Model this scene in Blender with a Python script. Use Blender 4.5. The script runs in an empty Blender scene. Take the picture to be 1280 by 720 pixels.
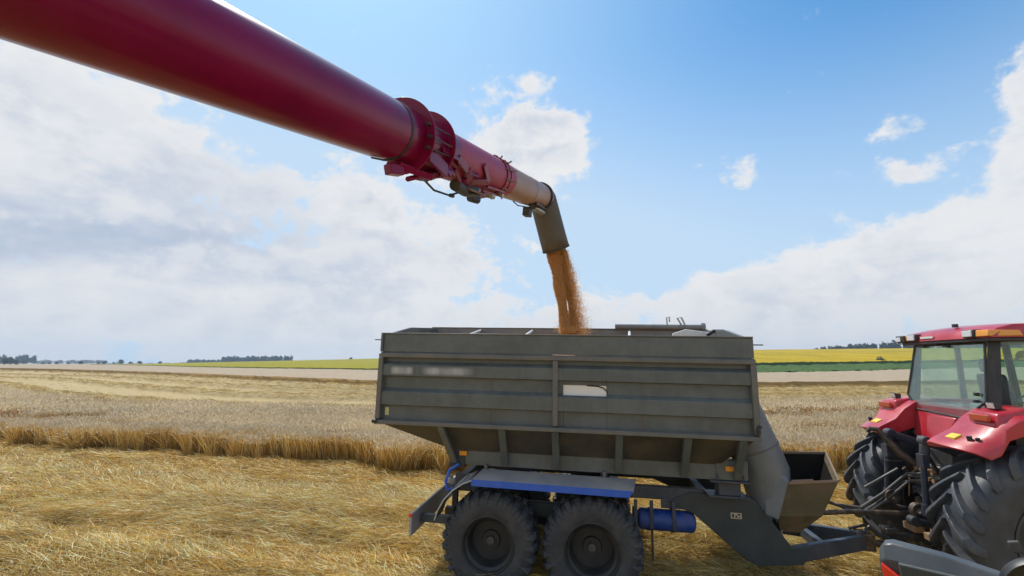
import bpy, math, random
import numpy as np
from mathutils import Vector, Matrix
R = math.radians
rng = np.random.default_rng(11)
random.seed(5)
sc = bpy.context.scene
col = sc.collection
CAM_H = 2.87

# ------------------------------------------------------------------ node helpers
class V:
    """tiny wrapper to write shader maths as expressions"""
    def __init__(s, nt, o): s.nt, s.o = nt, o
    def _m(s, op, b=None, c=None, clamp=False):
        n = s.nt.nodes.new('ShaderNodeMath'); n.operation = op; n.use_clamp = clamp
        s.nt.links.new(s.o, n.inputs[0])
        for i, x in ((1, b), (2, c)):
            if x is None: continue
            if isinstance(x, V): s.nt.links.new(x.o, n.inputs[i])
            else: n.inputs[i].default_value = x
        return V(s.nt, n.outputs[0])
    def __add__(s, b): return s._m('ADD', b)
    def __sub__(s, b): return s._m('SUBTRACT', b)
    def __mul__(s, b): return s._m('MULTIPLY', b)
    def __truediv__(s, b): return s._m('DIVIDE', b)
    def max(s, b): return s._m('MAXIMUM', b)
    def min(s, b): return s._m('MINIMUM', b)
    def pw(s, b): return s._m('POWER', b)
    def exp(s): return s._m('EXPONENT')
    def sstep(s, a, b, lo=0.0, hi=1.0):
        n = s.nt.nodes.new('ShaderNodeMapRange'); n.interpolation_type = 'SMOOTHSTEP'
        s.nt.links.new(s.o, n.inputs[0])
        for i, x in enumerate((a, b, lo, hi)): n.inputs[i + 1].default_value = x
        return V(s.nt, n.outputs[0])

def noise(nt, vec, scale, detail=5, rough=.55, dist=0.0, lac=2.0):
    n = nt.nodes.new('ShaderNodeTexNoise')
    n.inputs['Scale'].default_value = scale; n.inputs['Detail'].default_value = detail
    n.inputs['Roughness'].default_value = rough; n.inputs['Distortion'].default_value = dist
    n.inputs['Lacunarity'].default_value = lac
    if vec is not None: nt.links.new(vec, n.inputs['Vector'])
    return V(nt, n.outputs['Fac'])

def mapping(nt, src, scale=(1, 1, 1), loc=(0, 0, 0), rot=(0, 0, 0)):
    n = nt.nodes.new('ShaderNodeMapping'); nt.links.new(src, n.inputs[0])
    n.inputs['Scale'].default_value = scale; n.inputs['Location'].default_value = loc
    n.inputs['Rotation'].default_value = rot
    return n.outputs[0]

def mixc(nt, fac, a, b, blend='MIX'):
    n = nt.nodes.new('ShaderNodeMix'); n.data_type = 'RGBA'; n.blend_type = blend
    if isinstance(fac, V): nt.links.new(fac.o, n.inputs[0])
    else: n.inputs[0].default_value = fac
    for i, x in ((6, a), (7, b)):
        if isinstance(x, (tuple, list)): n.inputs[i].default_value = (*x[:3], 1)
        else: nt.links.new(x.o if isinstance(x, V) else x, n.inputs[i])
    return n.outputs[2]

def ramp(nt, fac, stops):
    n = nt.nodes.new('ShaderNodeValToRGB'); nt.links.new(fac.o, n.inputs[0])
    e = n.color_ramp.elements
    while len(e) < len(stops): e.new(.5)
    for k, (p, c) in zip(e, stops): k.position = p; k.color = (*c, 1)
    return n.outputs[0]

def new_mat(name):
    m = bpy.data.materials.new(name); m.use_nodes = True
    nt = m.node_tree; b = nt.nodes['Principled BSDF']
    return m, nt, b

def obj_coord(nt):
    return nt.nodes.new('ShaderNodeTexCoord').outputs['Object']

def bump(nt, b, h, strength=.3, dist=.01):
    n = nt.nodes.new('ShaderNodeBump'); n.inputs['Strength'].default_value = strength
    n.inputs['Distance'].default_value = dist
    nt.links.new(h.o, n.inputs['Height']); nt.links.new(n.outputs[0], b.inputs['Normal'])

def paint(name, c, rough=.45, metal=0., dirt=(.22, .17, .11), dirt_amt=.35, coat=0., scale=3., streak=True, chips=0.):
    """painted or dusty metal: worn tone, dust patches, vertical streaks, fine bumps"""
    m, nt, b = new_mat(name)
    co = obj_coord(nt)
    n1 = noise(nt, co, scale, 8, .65)
    n2 = noise(nt, mapping(nt, co, (9, 9, .7)), 1.6, 6, .6)
    n3 = noise(nt, co, 60, 3, .6)
    d = n1.sstep(.42, .72)
    if streak: d = (d + n2.sstep(.52, .75) * .6)._m('MINIMUM', 1.0)
    base = mixc(nt, n1.sstep(.3, .7), tuple(x * .86 for x in c), tuple(min(1, x * 1.12) for x in c))
    c2 = mixc(nt, d * dirt_amt, base, dirt)
    if chips:
        ch = (n3 * .5 + noise(nt, co, 9, 8, .75) * .5).sstep(.64, .66)
        c2 = mixc(nt, ch * chips, c2, (.12, .05, .03))
    nt.links.new(c2, b.inputs['Base Color'])
    rr = (d * .3 + rough)._m('MINIMUM', 1.0)
    nt.links.new(rr.o, b.inputs['Roughness'])
    b.inputs['Metallic'].default_value = metal
    if coat:
        b.inputs['Coat Weight'].default_value = coat; b.inputs['Coat Roughness'].default_value = .12
    bump(nt, b, n3 * .3 + n1, .12, .01)
    return m

M = {}
M['trailer'] = paint('olive_grey_paint', (.100, .115, .112), .30, dirt=(.185, .182, .168), dirt_amt=.32, chips=.3)
M['trailer_rail'] = paint('rail_paint', (.13, .13, .12), .40, dirt=(.2, .16, .12), dirt_amt=.5)
M['hopper'] = paint('hopper_paint', (.058, .056, .046), .5, dirt=(.15, .105, .055), dirt_amt=.5)
M['inner'] = paint('inner_steel', (.20, .20, .195), .5, metal=.2, dirt=(.30, .27, .22), dirt_amt=.5)
M['chassis'] = paint('blue_grey_chassis', (.038, .050, .072), .42, dirt=(.16, .14, .11), dirt_amt=.35)
M['plate'] = paint('dark_plate', (.032, .042, .046), .5, dirt=(.10, .085, .06), dirt_amt=.35)
M['fender_top'] = paint('dusty_fender', (.36, .35, .36), .5, dirt=(.42, .36, .31), dirt_amt=.6, chips=.5)
M['blue'] = paint('blue_paint', (.025, .12, .58), .38, dirt=(.12, .12, .16), dirt_amt=.35, chips=.6, scale=5)
M['chute'] = paint('grey_steel', (.165, .19, .21), .42, metal=.15, dirt=(.26, .20, .14), dirt_amt=.45, chips=.4)
M['rusty'] = paint('rusty_tan_steel', (.085, .07, .036), .6, dirt=(.17, .11, .06), dirt_amt=.6, chips=.5)
M['rim_edge'] = paint('worn_edge', (.24, .17, .12), .6, dirt=(.25, .13, .08), dirt_amt=.6)
M['tyre'] = paint('tyre_rubber', (.050, .056, .066), .5, dirt=(.15, .125, .095), dirt_amt=.3, streak=False, scale=5)
M['tyre_side'] = paint('tyre_sidewall', (.042, .043, .046), .65, dirt=(.15, .125, .10), dirt_amt=.4, streak=False, scale=6)
M['tractor_tyre'] = paint('tractor_tyre_rubber', (.044, .051, .062), .48, dirt=(.16, .14, .12), dirt_amt=.4, streak=False, scale=4)
M['rim'] = paint('dark_rim', (.022, .022, .022), .5, dirt=(.10, .075, .05), dirt_amt=.4, streak=False)
M['hub'] = paint('dusty_hub', (.055, .053, .05), .6, dirt=(.2, .15, .1))
M['red'] = paint('tractor_red', (.42, .008, .022), .3, dirt=(.40, .16, .13), dirt_amt=.16, coat=.5, scale=2)
M['black'] = paint('black_metal', (.022, .024, .028), .42, dirt=(.15, .12, .09), dirt_amt=.4)
M['blueblack'] = paint('blue_black_metal', (.025, .033, .055), .38, dirt=(.16, .13, .1), dirt_amt=.4)
M['greasy'] = paint('oily_steel', (.07, .06, .055), .4, metal=.6, dirt=(.24, .16, .09), dirt_amt=.7, scale=9)
M['ochre'] = paint('ochre_cast', (.32, .20, .10), .6, dirt=(.2, .12, .07), dirt_amt=.6)
M['hose'] = paint('rubber_hose', (.05, .048, .046), .5, dirt=(.25, .22, .19), dirt_amt=.5)
M['plastic'] = paint('grey_plastic', (.06, .067, .072), .38, dirt=(.2, .19, .17), dirt_amt=.25, streak=False)
M['spout'] = paint('spout_rubber', (.105, .095, .075), .6, dirt=(.2, .16, .11), dirt_amt=.5)
M['tan_tube'] = paint('faded_pink_tan', (.36, .215, .165), .42, dirt=(.42, .30, .22), dirt_amt=.5, coat=.05)
M['steel'] = paint('bright_steel', (.5, .5, .48), .35, metal=.7, dirt=(.3, .25, .2))
M['white'] = paint('white_paint', (.72, .72, .70), .45, dirt=(.5, .47, .42), dirt_amt=.4)
M['yellow'] = paint('yellow_sticker', (.75, .58, .06), .4, dirt=(.5, .4, .2), dirt_amt=.2)
M['pale_yellow'] = paint('pale_yellow_reflector', (.62, .60, .28), .3, dirt_amt=.1)
M['tank_blue'] = paint('tank_blue', (.012, .05, .27), .45, dirt=(.10, .10, .12), dirt_amt=.5, chips=.6, scale=5)
M['seam'] = paint('rusty_seam', (.14, .095, .075), .6, dirt=(.12, .12, .11), dirt_amt=.6)
M['brace'] = paint('white_brace', (.6, .61, .6), .4, dirt_amt=.2)

def auger_red():
    m, nt, b = new_mat('auger_red')
    co = obj_coord(nt)
    n1 = noise(nt, co, 2.2, 7, .6)
    b.inputs['Roughness'].default_value = .3
    n0 = noise(nt, mapping(nt, co, (14, 14, 1.2)), 1., 5, .6)
    c = mixc(nt, n1.sstep(.35, .65), (.175, .001, .042), (.235, .003, .062))
    c = mixc(nt, n0.sstep(.5, .8) * .14, c, (.24, .04, .06))
    nt.links.new(c, b.inputs['Base Color'])
    b.inputs['Coat Weight'].default_value = .26; b.inputs['Coat Roughness'].default_value = .1; b.inputs['Specular IOR Level'].default_value = .2
    bump(nt, b, n1 + noise(nt, co, 7, 3) * .4, .05, .02)
    return m
M['auger'] = auger_red()
M['auger_faded'] = paint('sun_faded_auger_red', (.40, .022, .075), .5, dirt=(.40, .16, .17), dirt_amt=.3, coat=.08, scale=3)

def lamp_mat(name, c, rough=.2, trans=0.):
    m, nt, b = new_mat(name); co = obj_coord(nt)
    n = nt.nodes.new('ShaderNodeTexWave'); nt.links.new(mapping(nt, co, (1, 1, 1)), n.inputs[0]); n.inputs['Scale'].default_value = 22
    nt.links.new(mixc(nt, V(nt, n.outputs['Fac']) * .35, c, tuple(x * .55 for x in c)), b.inputs['Base Color'])
    b.inputs['Roughness'].default_value = rough; b.inputs['Coat Weight'].default_value = .6
    return m
M['amber'] = lamp_mat('amber_lens', (.85, .33, .02))
M['red_lens'] = lamp_mat('red_lens', (.85, .03, .01))
M['clear_lens'] = lamp_mat('clear_lens', (.75, .76, .76))
M['orange_lens'] = lamp_mat('orange_lens', (.50, .075, .025))

def glass_mat():
    m, nt, b = new_mat('cab_glass')
    out = nt.nodes['Material Output']; nt.nodes.remove(b)
    tr = nt.nodes.new('ShaderNodeBsdfTransparent'); tr.inputs[0].default_value = (.85, .955, .91, 1)
    gl = nt.nodes.new('ShaderNodeBsdfGlossy'); gl.inputs['Roughness'].default_value = .03
    df = nt.nodes.new('ShaderNodeBsdfDiffuse'); df.inputs[0].default_value = (.55, .6, .58, 1)
    lw = nt.nodes.new('ShaderNodeLayerWeight'); lw.inputs[0].default_value = .35
    mx = nt.nodes.new('ShaderNodeMixShader'); mx2 = nt.nodes.new('ShaderNodeMixShader')
    dn = noise(nt, obj_coord(nt), 4, 7, .65).sstep(.4, .8) * .06 + .008
    nt.links.new(dn.o, mx2.inputs[0]); nt.links.new(tr.outputs[0], mx2.inputs[1]); nt.links.new(df.outputs[0], mx2.inputs[2])
    nt.links.new((V(nt, lw.outputs['Fresnel']) * .4 + .015).o, mx.inputs[0])
    nt.links.new(mx2.outputs[0], mx.inputs[1]); nt.links.new(gl.outputs[0], mx.inputs[2])
    nt.links.new(mx.outputs[0], out.inputs[0])
    return m
M['glass'] = glass_mat()

def pane_mat():
    m, nt, b = new_mat('milky_pane')
    b.inputs['Base Color'].default_value = (.80, .81, .80, 1); b.inputs['Roughness'].default_value = .12
    n = noise(nt, obj_coord(nt), 6, 5); bump(nt, b, n, .1, .01)
    b.inputs['Coat Weight'].default_value = 1.0
    return m
M['pane'] = pane_mat()

def faded_print():
    """worn pale lettering band: the print is smeared, its edges fade into the paint"""
    m, nt, b = new_mat('worn_pale_print'); tc = nt.nodes.new('ShaderNodeTexCoord')
    sp = nt.nodes.new('ShaderNodeSeparateXYZ'); nt.links.new(tc.outputs['Generated'], sp.inputs[0])
    x, z = V(nt, sp.outputs[0]), V(nt, sp.outputs[2])
    fx = x.sstep(0, .22) * (x * -1 + 1).sstep(0, .22); fz = z.sstep(0, .38) * (z * -1 + 1).sstep(0, .38)
    n = noise(nt, mapping(nt, tc.outputs['Object'], (7, 1, 2)), 1.3, 2).sstep(.25, .75, .45, 1)
    nt.links.new(mixc(nt, fx * fz * n * .85, (.098, .108, .103), (.50, .50, .49)), b.inputs['Base Color'])
    b.inputs['Roughness'].default_value = .5
    return m
M['print'] = faded_print()

# plant matter: colour carried per blade in the attribute "tone"
def blade_mat(name, transl=.3, rough=.6, var=.25, scale=.3):
    m, nt, b = new_mat(name); out = nt.nodes['Material Output']
    at = nt.nodes.new('ShaderNodeAttribute'); at.attribute_name = 'tone'
    n = noise(nt, nt.nodes.new('ShaderNodeNewGeometry').outputs['Position'], scale, 5, .6)
    c = mixc(nt, n.sstep(.3, .7) * var, at.outputs['Color'], (.5, .5, .5), 'MULTIPLY')
    nt.links.new(c, b.inputs['Base Color']); b.inputs['Roughness'].default_value = rough
    b.inputs['Specular IOR Level'].default_value = .35
    t = nt.nodes.new('ShaderNodeBsdfTranslucent'); nt.links.new(c, t.inputs[0])
    mx = nt.nodes.new('ShaderNodeMixShader'); mx.inputs[0].default_value = transl
    nt.links.new(b.outputs[0], mx.inputs[1]); nt.links.new(t.outputs[0], mx.inputs[2]); nt.links.new(mx.outputs[0], out.inputs[0])
    return m
M['straw'] = blade_mat('straw', .26, .5)
M['swath'] = blade_mat('swath_straw', .08, .6)
M['wheat'] = blade_mat('wheat', .48, .55)
M['leaf'] = blade_mat('leaf', .25, .6, .3, .05)

# ------------------------------------------------------------------ mesh helpers
class MB:
    def __init__(s): s.v, s.f = [], []
    def add(s, vs, fs):
        o = len(s.v); s.v += [tuple(v) for v in vs]; s.f += [tuple(i + o for i in f) for f in fs]; return s
    def hexa(s, c8):
        return s.add(c8, [(3, 2, 1, 0), (4, 5, 6, 7), (0, 1, 5, 4), (1, 2, 6, 5), (2, 3, 7, 6), (3, 0, 4, 7)])
    def box(s, x0, x1, y0, y1, z0, z1):
        return s.hexa([(x0, y0, z0), (x1, y0, z0), (x1, y1, z0), (x0, y1, z0), (x0, y0, z1), (x1, y0, z1), (x1, y1, z1), (x0, y1, z1)])
    def beam(s, p, q, w, h, up=(0, 0, 1)):
        p, q, up = Vector(p), Vector(q), Vector(up); d = (q - p).normalized()
        sd = d.cross(up)
        if sd.length < 1e-4: sd = d.cross(Vector((1, 0, 0)))
        sd.normalize(); u2 = sd.cross(d)
        a, b = sd * w / 2, u2 * h / 2
        return s.hexa([p - a - b, q - a - b, q + a - b, p + a - b, p - a + b, q - a + b, q + a + b, p + a + b])
    def prism(s, poly, axis, a, b):
        def P(u, v, t): return {'x': (t, u, v), 'y': (u, t, v), 'z': (u, v, t)}[axis]
        n = len(poly)
        vs = [P(u, v, a) for u, v in poly] + [P(u, v, b) for u, v in poly]
        fs = [tuple(range(n)), tuple(range(2 * n - 1, n - 1, -1))] + [(i, i + n, (i + 1) % n + n, (i + 1) % n) for i in range(n)]
        return s.add(vs, fs)
    def tube(s, pts, r, seg=10, cap=True):
        pts = [Vector(p) for p in pts]; n = len(pts); rs = r if isinstance(r, (list, tuple)) else [r] * n
        vs, fs = [], []; ref = None
        for i, p in enumerate(pts):
            d = (pts[min(i + 1, n - 1)] - pts[max(i - 1, 0)]).normalized()
            if ref is None: ref = d.cross(Vector((0, 0, 1)) if abs(d.z) < .9 else Vector((1, 0, 0))).normalized()
            ref = (ref - d * ref.dot(d)).normalized(); o = d.cross(ref)
            for k in range(seg):
                a = 2 * math.pi * k / seg; vs.append(p + (ref * math.cos(a) + o * math.sin(a)) * rs[i])
        for i in range(n - 1):
            for k in range(seg):
                k2 = (k + 1) % seg; fs.append((i * seg + k, i * seg + k2, (i + 1) * seg + k2, (i + 1) * seg + k))
        if cap: fs += [tuple(range(seg - 1, -1, -1)), tuple((n - 1) * seg + k for k in range(seg))]
        return s.add(vs, fs)
    def cyl(s, p, q, r, r2=None, seg=20): return s.tube([p, q], [r, r if r2 is None else r2], seg)
    def lathe(s, prof, o=(0, 0, 0), ax=(0, 1, 0), seg=64, closed=False, a0=0, a1=2 * math.pi):
        """profile of (radius, distance along the axis)"""
        ax = Vector(ax).normalized(); o = Vector(o)
        e = ax.cross(Vector((0, 0, 1)) if abs(ax.z) < .9 else Vector((1, 0, 0))).normalized(); f = ax.cross(e)
        full = abs(a1 - a0 - 2 * math.pi) < 1e-6; m = len(prof); ns = seg if full else seg + 1
        vs, fs = [], []
        for k in range(ns):
            a = a0 + (a1 - a0) * k / seg
            for r, h in prof: vs.append(o + ax * h + (e * math.cos(a) + f * math.sin(a)) * r)
        for k in range(seg):
            k2 = (k + 1) % ns
            for j in range(m if closed else m - 1):
                j2 = (j + 1) % m; fs.append((k * m + j, k2 * m + j, k2 * m + j2, k * m + j2))
        if closed and not full:
            fs += [tuple(range(m)), tuple((ns - 1) * m + j for j in range(m - 1, -1, -1))]
        return s.add(vs, fs)
    def build(s, name, mat, parent=None, smooth=35, bevel=0.0, seg=2, flip=False, loc=None):
        me = bpy.data.meshes.new(name); me.from_pydata(s.v, [], s.f); me.update()
        import bmesh
        bm = bmesh.new(); bm.from_mesh(me); bmesh.ops.recalc_face_normals(bm, faces=bm.faces); bm.to_mesh(me); bm.free()
        if smooth:
            me.shade_smooth(); me.set_sharp_from_angle(angle=R(smooth))
        me.materials.append(mat); ob = bpy.data.objects.new(name, me); col.objects.link(ob)
        if parent is not None: ob.parent = parent
        if loc: ob.location = loc
        if bevel:
            b = ob.modifiers.new('bevel', 'BEVEL'); b.width = bevel; b.segments = seg; b.limit_method = 'ANGLE'; b.angle_limit = R(40)
            b.harden_normals = False
        return ob

def thing(name, label, cat, loc=(0, 0, 0), rot=(0, 0, 0), group=None):
    o = bpy.data.objects.new(name, None); col.objects.link(o); o.location = loc; o.rotation_euler = rot
    o.empty_display_size = .3; o['label'] = label; o['category'] = cat
    if group: o['group'] = group
    return o
def tag(o, label=None, cat=None, group=None, kind=None):
    for k, v in (('label', label), ('category', cat), ('group', group), ('kind', kind)):
        if v: o[k] = v
    return o
def copy_tree(o, parent=None):
    c = o.copy(); col.objects.link(c)
    if parent is not None: c.parent = parent
    for ch in list(o.children):
        copy_tree(ch, c)
    return c

def np_mesh(name, verts, faces, mat, tone=None, smooth=False):
    me = bpy.data.meshes.new(name); nv, nf = len(verts), len(faces); k = faces.shape[1]
    me.vertices.add(nv); me.vertices.foreach_set('co', verts.astype(np.float32).ravel())
    me.loops.add(nf * k); me.loops.foreach_set('vertex_index', faces.astype(np.int32).ravel())
    me.polygons.add(nf); me.polygons.foreach_set('loop_start', np.arange(0, nf * k, k, dtype=np.int32))
    me.update(calc_edges=True); me.validate()
    if tone is not None:
        a = me.attributes.new('tone', 'FLOAT_COLOR', 'POINT')
        t = np.ones((nv, 4), np.float32); t[:, :3] = tone; a.data.foreach_set('color', t.ravel())
    if smooth: me.polygons.foreach_set('use_smooth', np.ones(nf, bool))
    me.materials.append(mat); ob = bpy.data.objects.new(name, me); col.objects.link(ob)
    return ob

# ------------------------------------------------------------------ value noise
_tab = rng.random((512, 512))
def vnoise(x, y):
    xi, yi = np.floor(x).astype(int), np.floor(y).astype(int); fx, fy = x - xi, y - yi
    fx = fx * fx * (3 - 2 * fx); fy = fy * fy * (3 - 2 * fy)
    g = lambda a, b: _tab[a % 512, b % 512]
    return (g(xi, yi) * (1 - fx) + g(xi + 1, yi) * fx) * (1 - fy) + (g(xi, yi + 1) * (1 - fx) + g(xi + 1, yi + 1) * fx) * fy
def fbm(x, y, o=4):
    s, a, t = 0, .5, 0
    for i in range(o):
        s = s + a * vnoise(x * 2 ** i + 17.3 * i, y * 2 ** i + 9.1 * i); t += a; a *= .5
    return s / t
def bell(v, c, w): return np.exp(-((v - c) / w) ** 2)
def sstep(x, a, b):
    t = np.clip((x - a) / (b - a), 0, 1); return t * t * (3 - 2 * t)

# ------------------------------------------------------------------ the land
AX = [-1.6, -1.16, -.82, -.3, .1, .55, .9, 1.5]; AH = [-.4, -.2, .2, 4.9, 9.0, 11.8, 13.2, 13.6]
def hill(x, y):
    a = x / np.maximum(y, 1.)
    s = sstep(y, 70, 420) * np.where(y < 1, 0, 1)
    return np.interp(a, AX, AH) * s - 14 * sstep(y, 620, 1700) * (a > -.9) - 2. * sstep(y, 600, 2500)
def wheat_front(x): return np.interp(x, [-60, -40, -18.25, -7.8, -1.7, 4, 9, 20, 60], [26.5, 22, 16.7, 14.2, 12.6, 12.2, 12.4, 13.5, 17]) + .28 * np.sin(x * .9) + .15 * np.sin(x * 2.7 + 1) + (vnoise(x * 2.3, x * 0 + 3.1) - .5) * .55 + (vnoise(x * 6.1, x * 0 + 8.1) - .5) * .3
def wheat_back(x): return np.interp(x, [-75, -52, -37, -24, -15, -8, 0, 14.5, 30, 60], [62, 46, 35.5, 28.5, 25.6, 24.6, 25, 28, 30.5, 36]) + .3 * np.sin(x * .9)
def far_front(x): return np.interp(x, [-420, -194, -131, -62, -39, -15., 25.7, 43.5, 120], [340, 168, 132, 85, 67, 49.5, 44.5, 48, 60])
def crop_front(x): return np.interp(x, [-345, -197, -115, -74, -49.6, -32, 0, 45, 68, 90, 160], [385, 245, 164, 132, 118, 107, 92, 83, 92, 104, 128])
def sun_front(x): return np.interp(x, [0, 72, 104, 125, 200], [128, 132, 140, 145, 165])
def swath_v(x, y):
    b, m = wheat_back(x), far_front(x)
    return (y - b) / np.maximum(m - b, 1)
def near_ground(x, y):
    s = y + .25 * x
    f = fbm(x * .5 + 40, y * 1.6, 4) - .5
    g = .20 * bell(s + 1.2 * f, 8.3, 1.25) - .20 * bell(s + 1.5 * f, 6.5, .22) * (.4 + vnoise(x * .8, y * 0)) + .17 * bell(s + f, 5.5, .6) - .05 * bell(s + 1.4 * f, 10.4, .25)
    near = sstep(y, 1, 3) * (1 - sstep(y - wheat_front(x), -1.2, .2))
    mid = .14 * (fbm(x * .25 + 31, s * 3.4, 3) - .5) + .20 * (fbm(x * .8, y * 2.0, 4) - .45) + .10 * (fbm(x * 3.1, y * 5.5, 3) - .5) + g
    v = swath_v(x, y); w = fbm(x * .09 + 5, y * .2, 3) - .5
    yy = y
    sw = 0
    dd = np.maximum(far_front(x) - wheat_back(x), 1)
    for c, h in ((.11, .30), (.40, .40), (.68, .40), (.93, .48)):
        q = (v + w * .035 - c) * dd / (1.0 + .45 * (vnoise(x * .7 + c * 50, y * 0 + 2) - .4))
        sw = sw + h * np.exp(-np.abs(q) ** 5)
    sw = sw * (.7 + .6 * fbm(x * .9, y * .6, 4)) + .03 * fbm(x * 1.2, y * .7, 3)
    return mid * near + sw * sstep(v, 0, .04) * (1 - sstep(v, .99, 1.04)) * (y < 400)
def ground_h(x, y): return hill(x, y) + near_ground(x, y)

def ground_mat():
    m, nt, b = new_mat('stubble_ground')
    P = nt.nodes.new('ShaderNodeNewGeometry').outputs['Position']
    big = noise(nt, mapping(nt, P, (.25, .8, 1), rot=(0, 0, R(14))), 1., 6, .6)
    fib = noise(nt, mapping(nt, P, (5, 22, 8), rot=(0, 0, R(14))), 1., 8, .7, .6)
    fin = noise(nt, P, 45, 5, .7)
    c = ramp(nt, fib * .6 + fin * .4, [(.28, (.13, .075, .02)), (.45, (.34, .21, .055)), (.6, (.52, .355, .11)), (.78, (.64, .50, .22))])
    c = mixc(nt, big.sstep(.35, .7) * .45, c, (.30, .17, .05))
    sp = nt.nodes.new('ShaderNodeSeparateXYZ'); nt.links.new(P, sp.inputs[0])
    pale = mixc(nt, fib, (.34, .245, .11), (.53, .41, .22))
    c = mixc(nt, V(nt, sp.outputs[1]).sstep(21, 26) * .9, c, pale)
    nt.links.new(c, b.inputs['Base Color']); b.inputs['Roughness'].default_value = .85
    b.inputs['Specular IOR Level'].default_value = .15
    bump(nt, b, fib * .6 + fin * .5, .9, .05)
    return m

def make_ground():
    rr = np.concatenate([np.linspace(0.4, 3, 14), np.geomspace(3.04, 60, 330), np.geomspace(61, 3500, 170)])
    th = np.concatenate([np.linspace(-R(60), R(60), 700), np.linspace(R(61.5), R(298.5), 150)])
    r, t = np.meshgrid(rr, th, indexing='ij'); x, y = r * np.sin(t), r * np.cos(t)
    z = ground_h(x, y)
    nr, nt_ = r.shape
    v = np.stack([x, y, z], -1).reshape(-1, 3); v = np.vstack([v, [[0, 0, 0]]])
    i, j = np.meshgrid(np.arange(nr - 1), np.arange(nt_), indexing='ij'); j2 = (j + 1) % nt_
    f = np.stack([i * nt_ + j, i * nt_ + j2, (i + 1) * nt_ + j2, (i + 1) * nt_ + j], -1).reshape(-1, 4)
    jj = np.arange(0, nt_); c = len(v) - 1
    tri = np.stack([jj, np.full_like(jj, c), np.full_like(jj, c), (jj + 1) % nt_], -1)
    me_f = f[:, ::-1]
    ob = np_mesh('ground', v, me_f, ground_mat(), smooth=True)
    # centre fan
    import bmesh
    bm = bmesh.new(); bm.from_mesh(ob.data); bm.verts.ensure_lookup_table()
    for a in range(nt_):
        try: bm.faces.new((bm.verts[c], bm.verts[(a + 1) % nt_], bm.verts[a]))
        except ValueError: pass
    bmesh.ops.recalc_face_normals(bm, faces=bm.faces)
    bm.to_mesh(ob.data); bm.free(); ob.data.shade_smooth()
    tag(ob, kind='structure')
make_ground()

def blades(base, d, length, width, bend, wdir=None, taper=.35, rows=3):
    """thin bent blades. base (n,3), unit direction d (n,3), sag vector bend (n,3)"""
    n = len(base)
    if wdir is None:
        q = rng.normal(size=(n, 3)); wdir = np.cross(d, q); wdir /= np.linalg.norm(wdir, axis=1, keepdims=True) + 1e-9
    ts = np.linspace(0, 1, rows); vs = np.empty((n, rows * 2, 3))
    for k, t in enumerate(ts):
        p = base + d * (length * t)[:, None] + bend * (t * t)
        w = wdir * (width * (1 - (1 - taper) * t) * .5)[:, None]
        vs[:, 2 * k] = p - w; vs[:, 2 * k + 1] = p + w
    o = (np.arange(n) * rows * 2)[:, None]
    fs = np.concatenate([o + np.array([[2 * k, 2 * k + 1, 2 * k + 3, 2 * k + 2]]) for k in range(rows - 1)], 1).reshape(-1, 4)
    return vs.reshape(-1, 3), fs
def merge(parts):
    V_, F_, T_, o = [], [], [], 0
    for v, f, t in parts: V_.append(v); F_.append(f + o); T_.append(t); o += len(v)
    return np.vstack(V_), np.vstack(F_), np.vstack(T_)
def tones(n, pal, wts, jit=.18, per=6):
    pal = np.array(pal); idx = rng.choice(len(pal), n, p=np.array(wts) / sum(wts))
    t = pal[idx] * (1 + rng.normal(0, jit, (n, 1)))
    return np.repeat(np.clip(t, .01, .88), per, 0)

GOLD, PALE, BROWN, DARK, AMBER = (.66, .45, .12), (.80, .66, .34), (.40, .23, .055), (.15, .085, .03), (.62, .36, .07)

def cut_straw():
    parts = []
    for (y0, y1, n, wd, ln) in ((3.6, 6.5, 75000, .0055, .19), (6.5, 10, 120000, .0068, .22), (10, 17.5, 110000, .0105, .26), (14, 27, 45000, .016, .32)):
        y = y0 + (y1 - y0) * rng.random(n); x = (rng.random(n) * 2 - 1) * 1.3 * y + 0
        ok = y < wheat_front(x) + .15; x, y = x[ok], y[ok]; n = len(x)
        f = fbm(x * .35, y * .9, 3)
        dirn = R(166) + (f - .5) * 2.0 + rng.normal(0, .42, n)
        s = y + .25 * x; fluff = bell(s, 8.4, 1.9) + .5 * bell(s, 5.3, .8)
        tilt = np.abs(rng.normal(0, .14 + .22 * fluff, n)) * np.where(rng.random(n) < .93, 1, 2.6)
        d = np.stack([np.cos(dirn) * np.cos(tilt), np.sin(dirn) * np.cos(tilt), np.sin(tilt)], -1)
        L = ln * (.4 + rng.random(n)); lift = rng.random(n) ** 2 * (.05 + .09 * fluff)
        b = np.stack([x, y, ground_h(x, y) + .004 + lift], -1)
        bend = rng.normal(0, .05, (n, 3)); bend[:, 2] = -np.abs(rng.normal(0, .04, n)) * 1
        v, fc = blades(b, d, L, np.full(n, wd) * (.6 + .8 * rng.random(n)), bend, taper=.6)
        # patches of tone: dull brown trodden strip near the crop, pale windrow
        pal = np.array([GOLD, PALE, BROWN, AMBER])
        pp = fbm(x * .6 + 9, y * 1.3, 3)
        w = np.stack([np.ones(n), .35 + 1.1 * fluff + .5 * (pp > .55), .35 + 1.1 * sstep(s, 9.6, 11.) * (pp < .62), .5 + .5 * (pp < .5)], -1); w /= w.sum(1, keepdims=True)
        idx = (rng.random((n, 1)) > np.cumsum(w, 1)).sum(1).clip(0, 3)
        t = np.repeat(np.clip(pal[idx] * (1 + rng.normal(0, .22, (n, 1))) * (.60 + .5 * fbm(x * 1.1 + 70, y * 2.6, 4) + .38 * fbm(x * .22 + 31, s * 3.4, 3))[:, None], .01, .85), 6, 0)
        parts.append((v, fc, t))
    v, f, t = merge(parts)
    tag(np_mesh('cut_straw', v, f, M['straw'], t), 'loose golden cut straw lying over the foreground stubble', 'straw', kind='stuff')
cut_straw()

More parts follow.
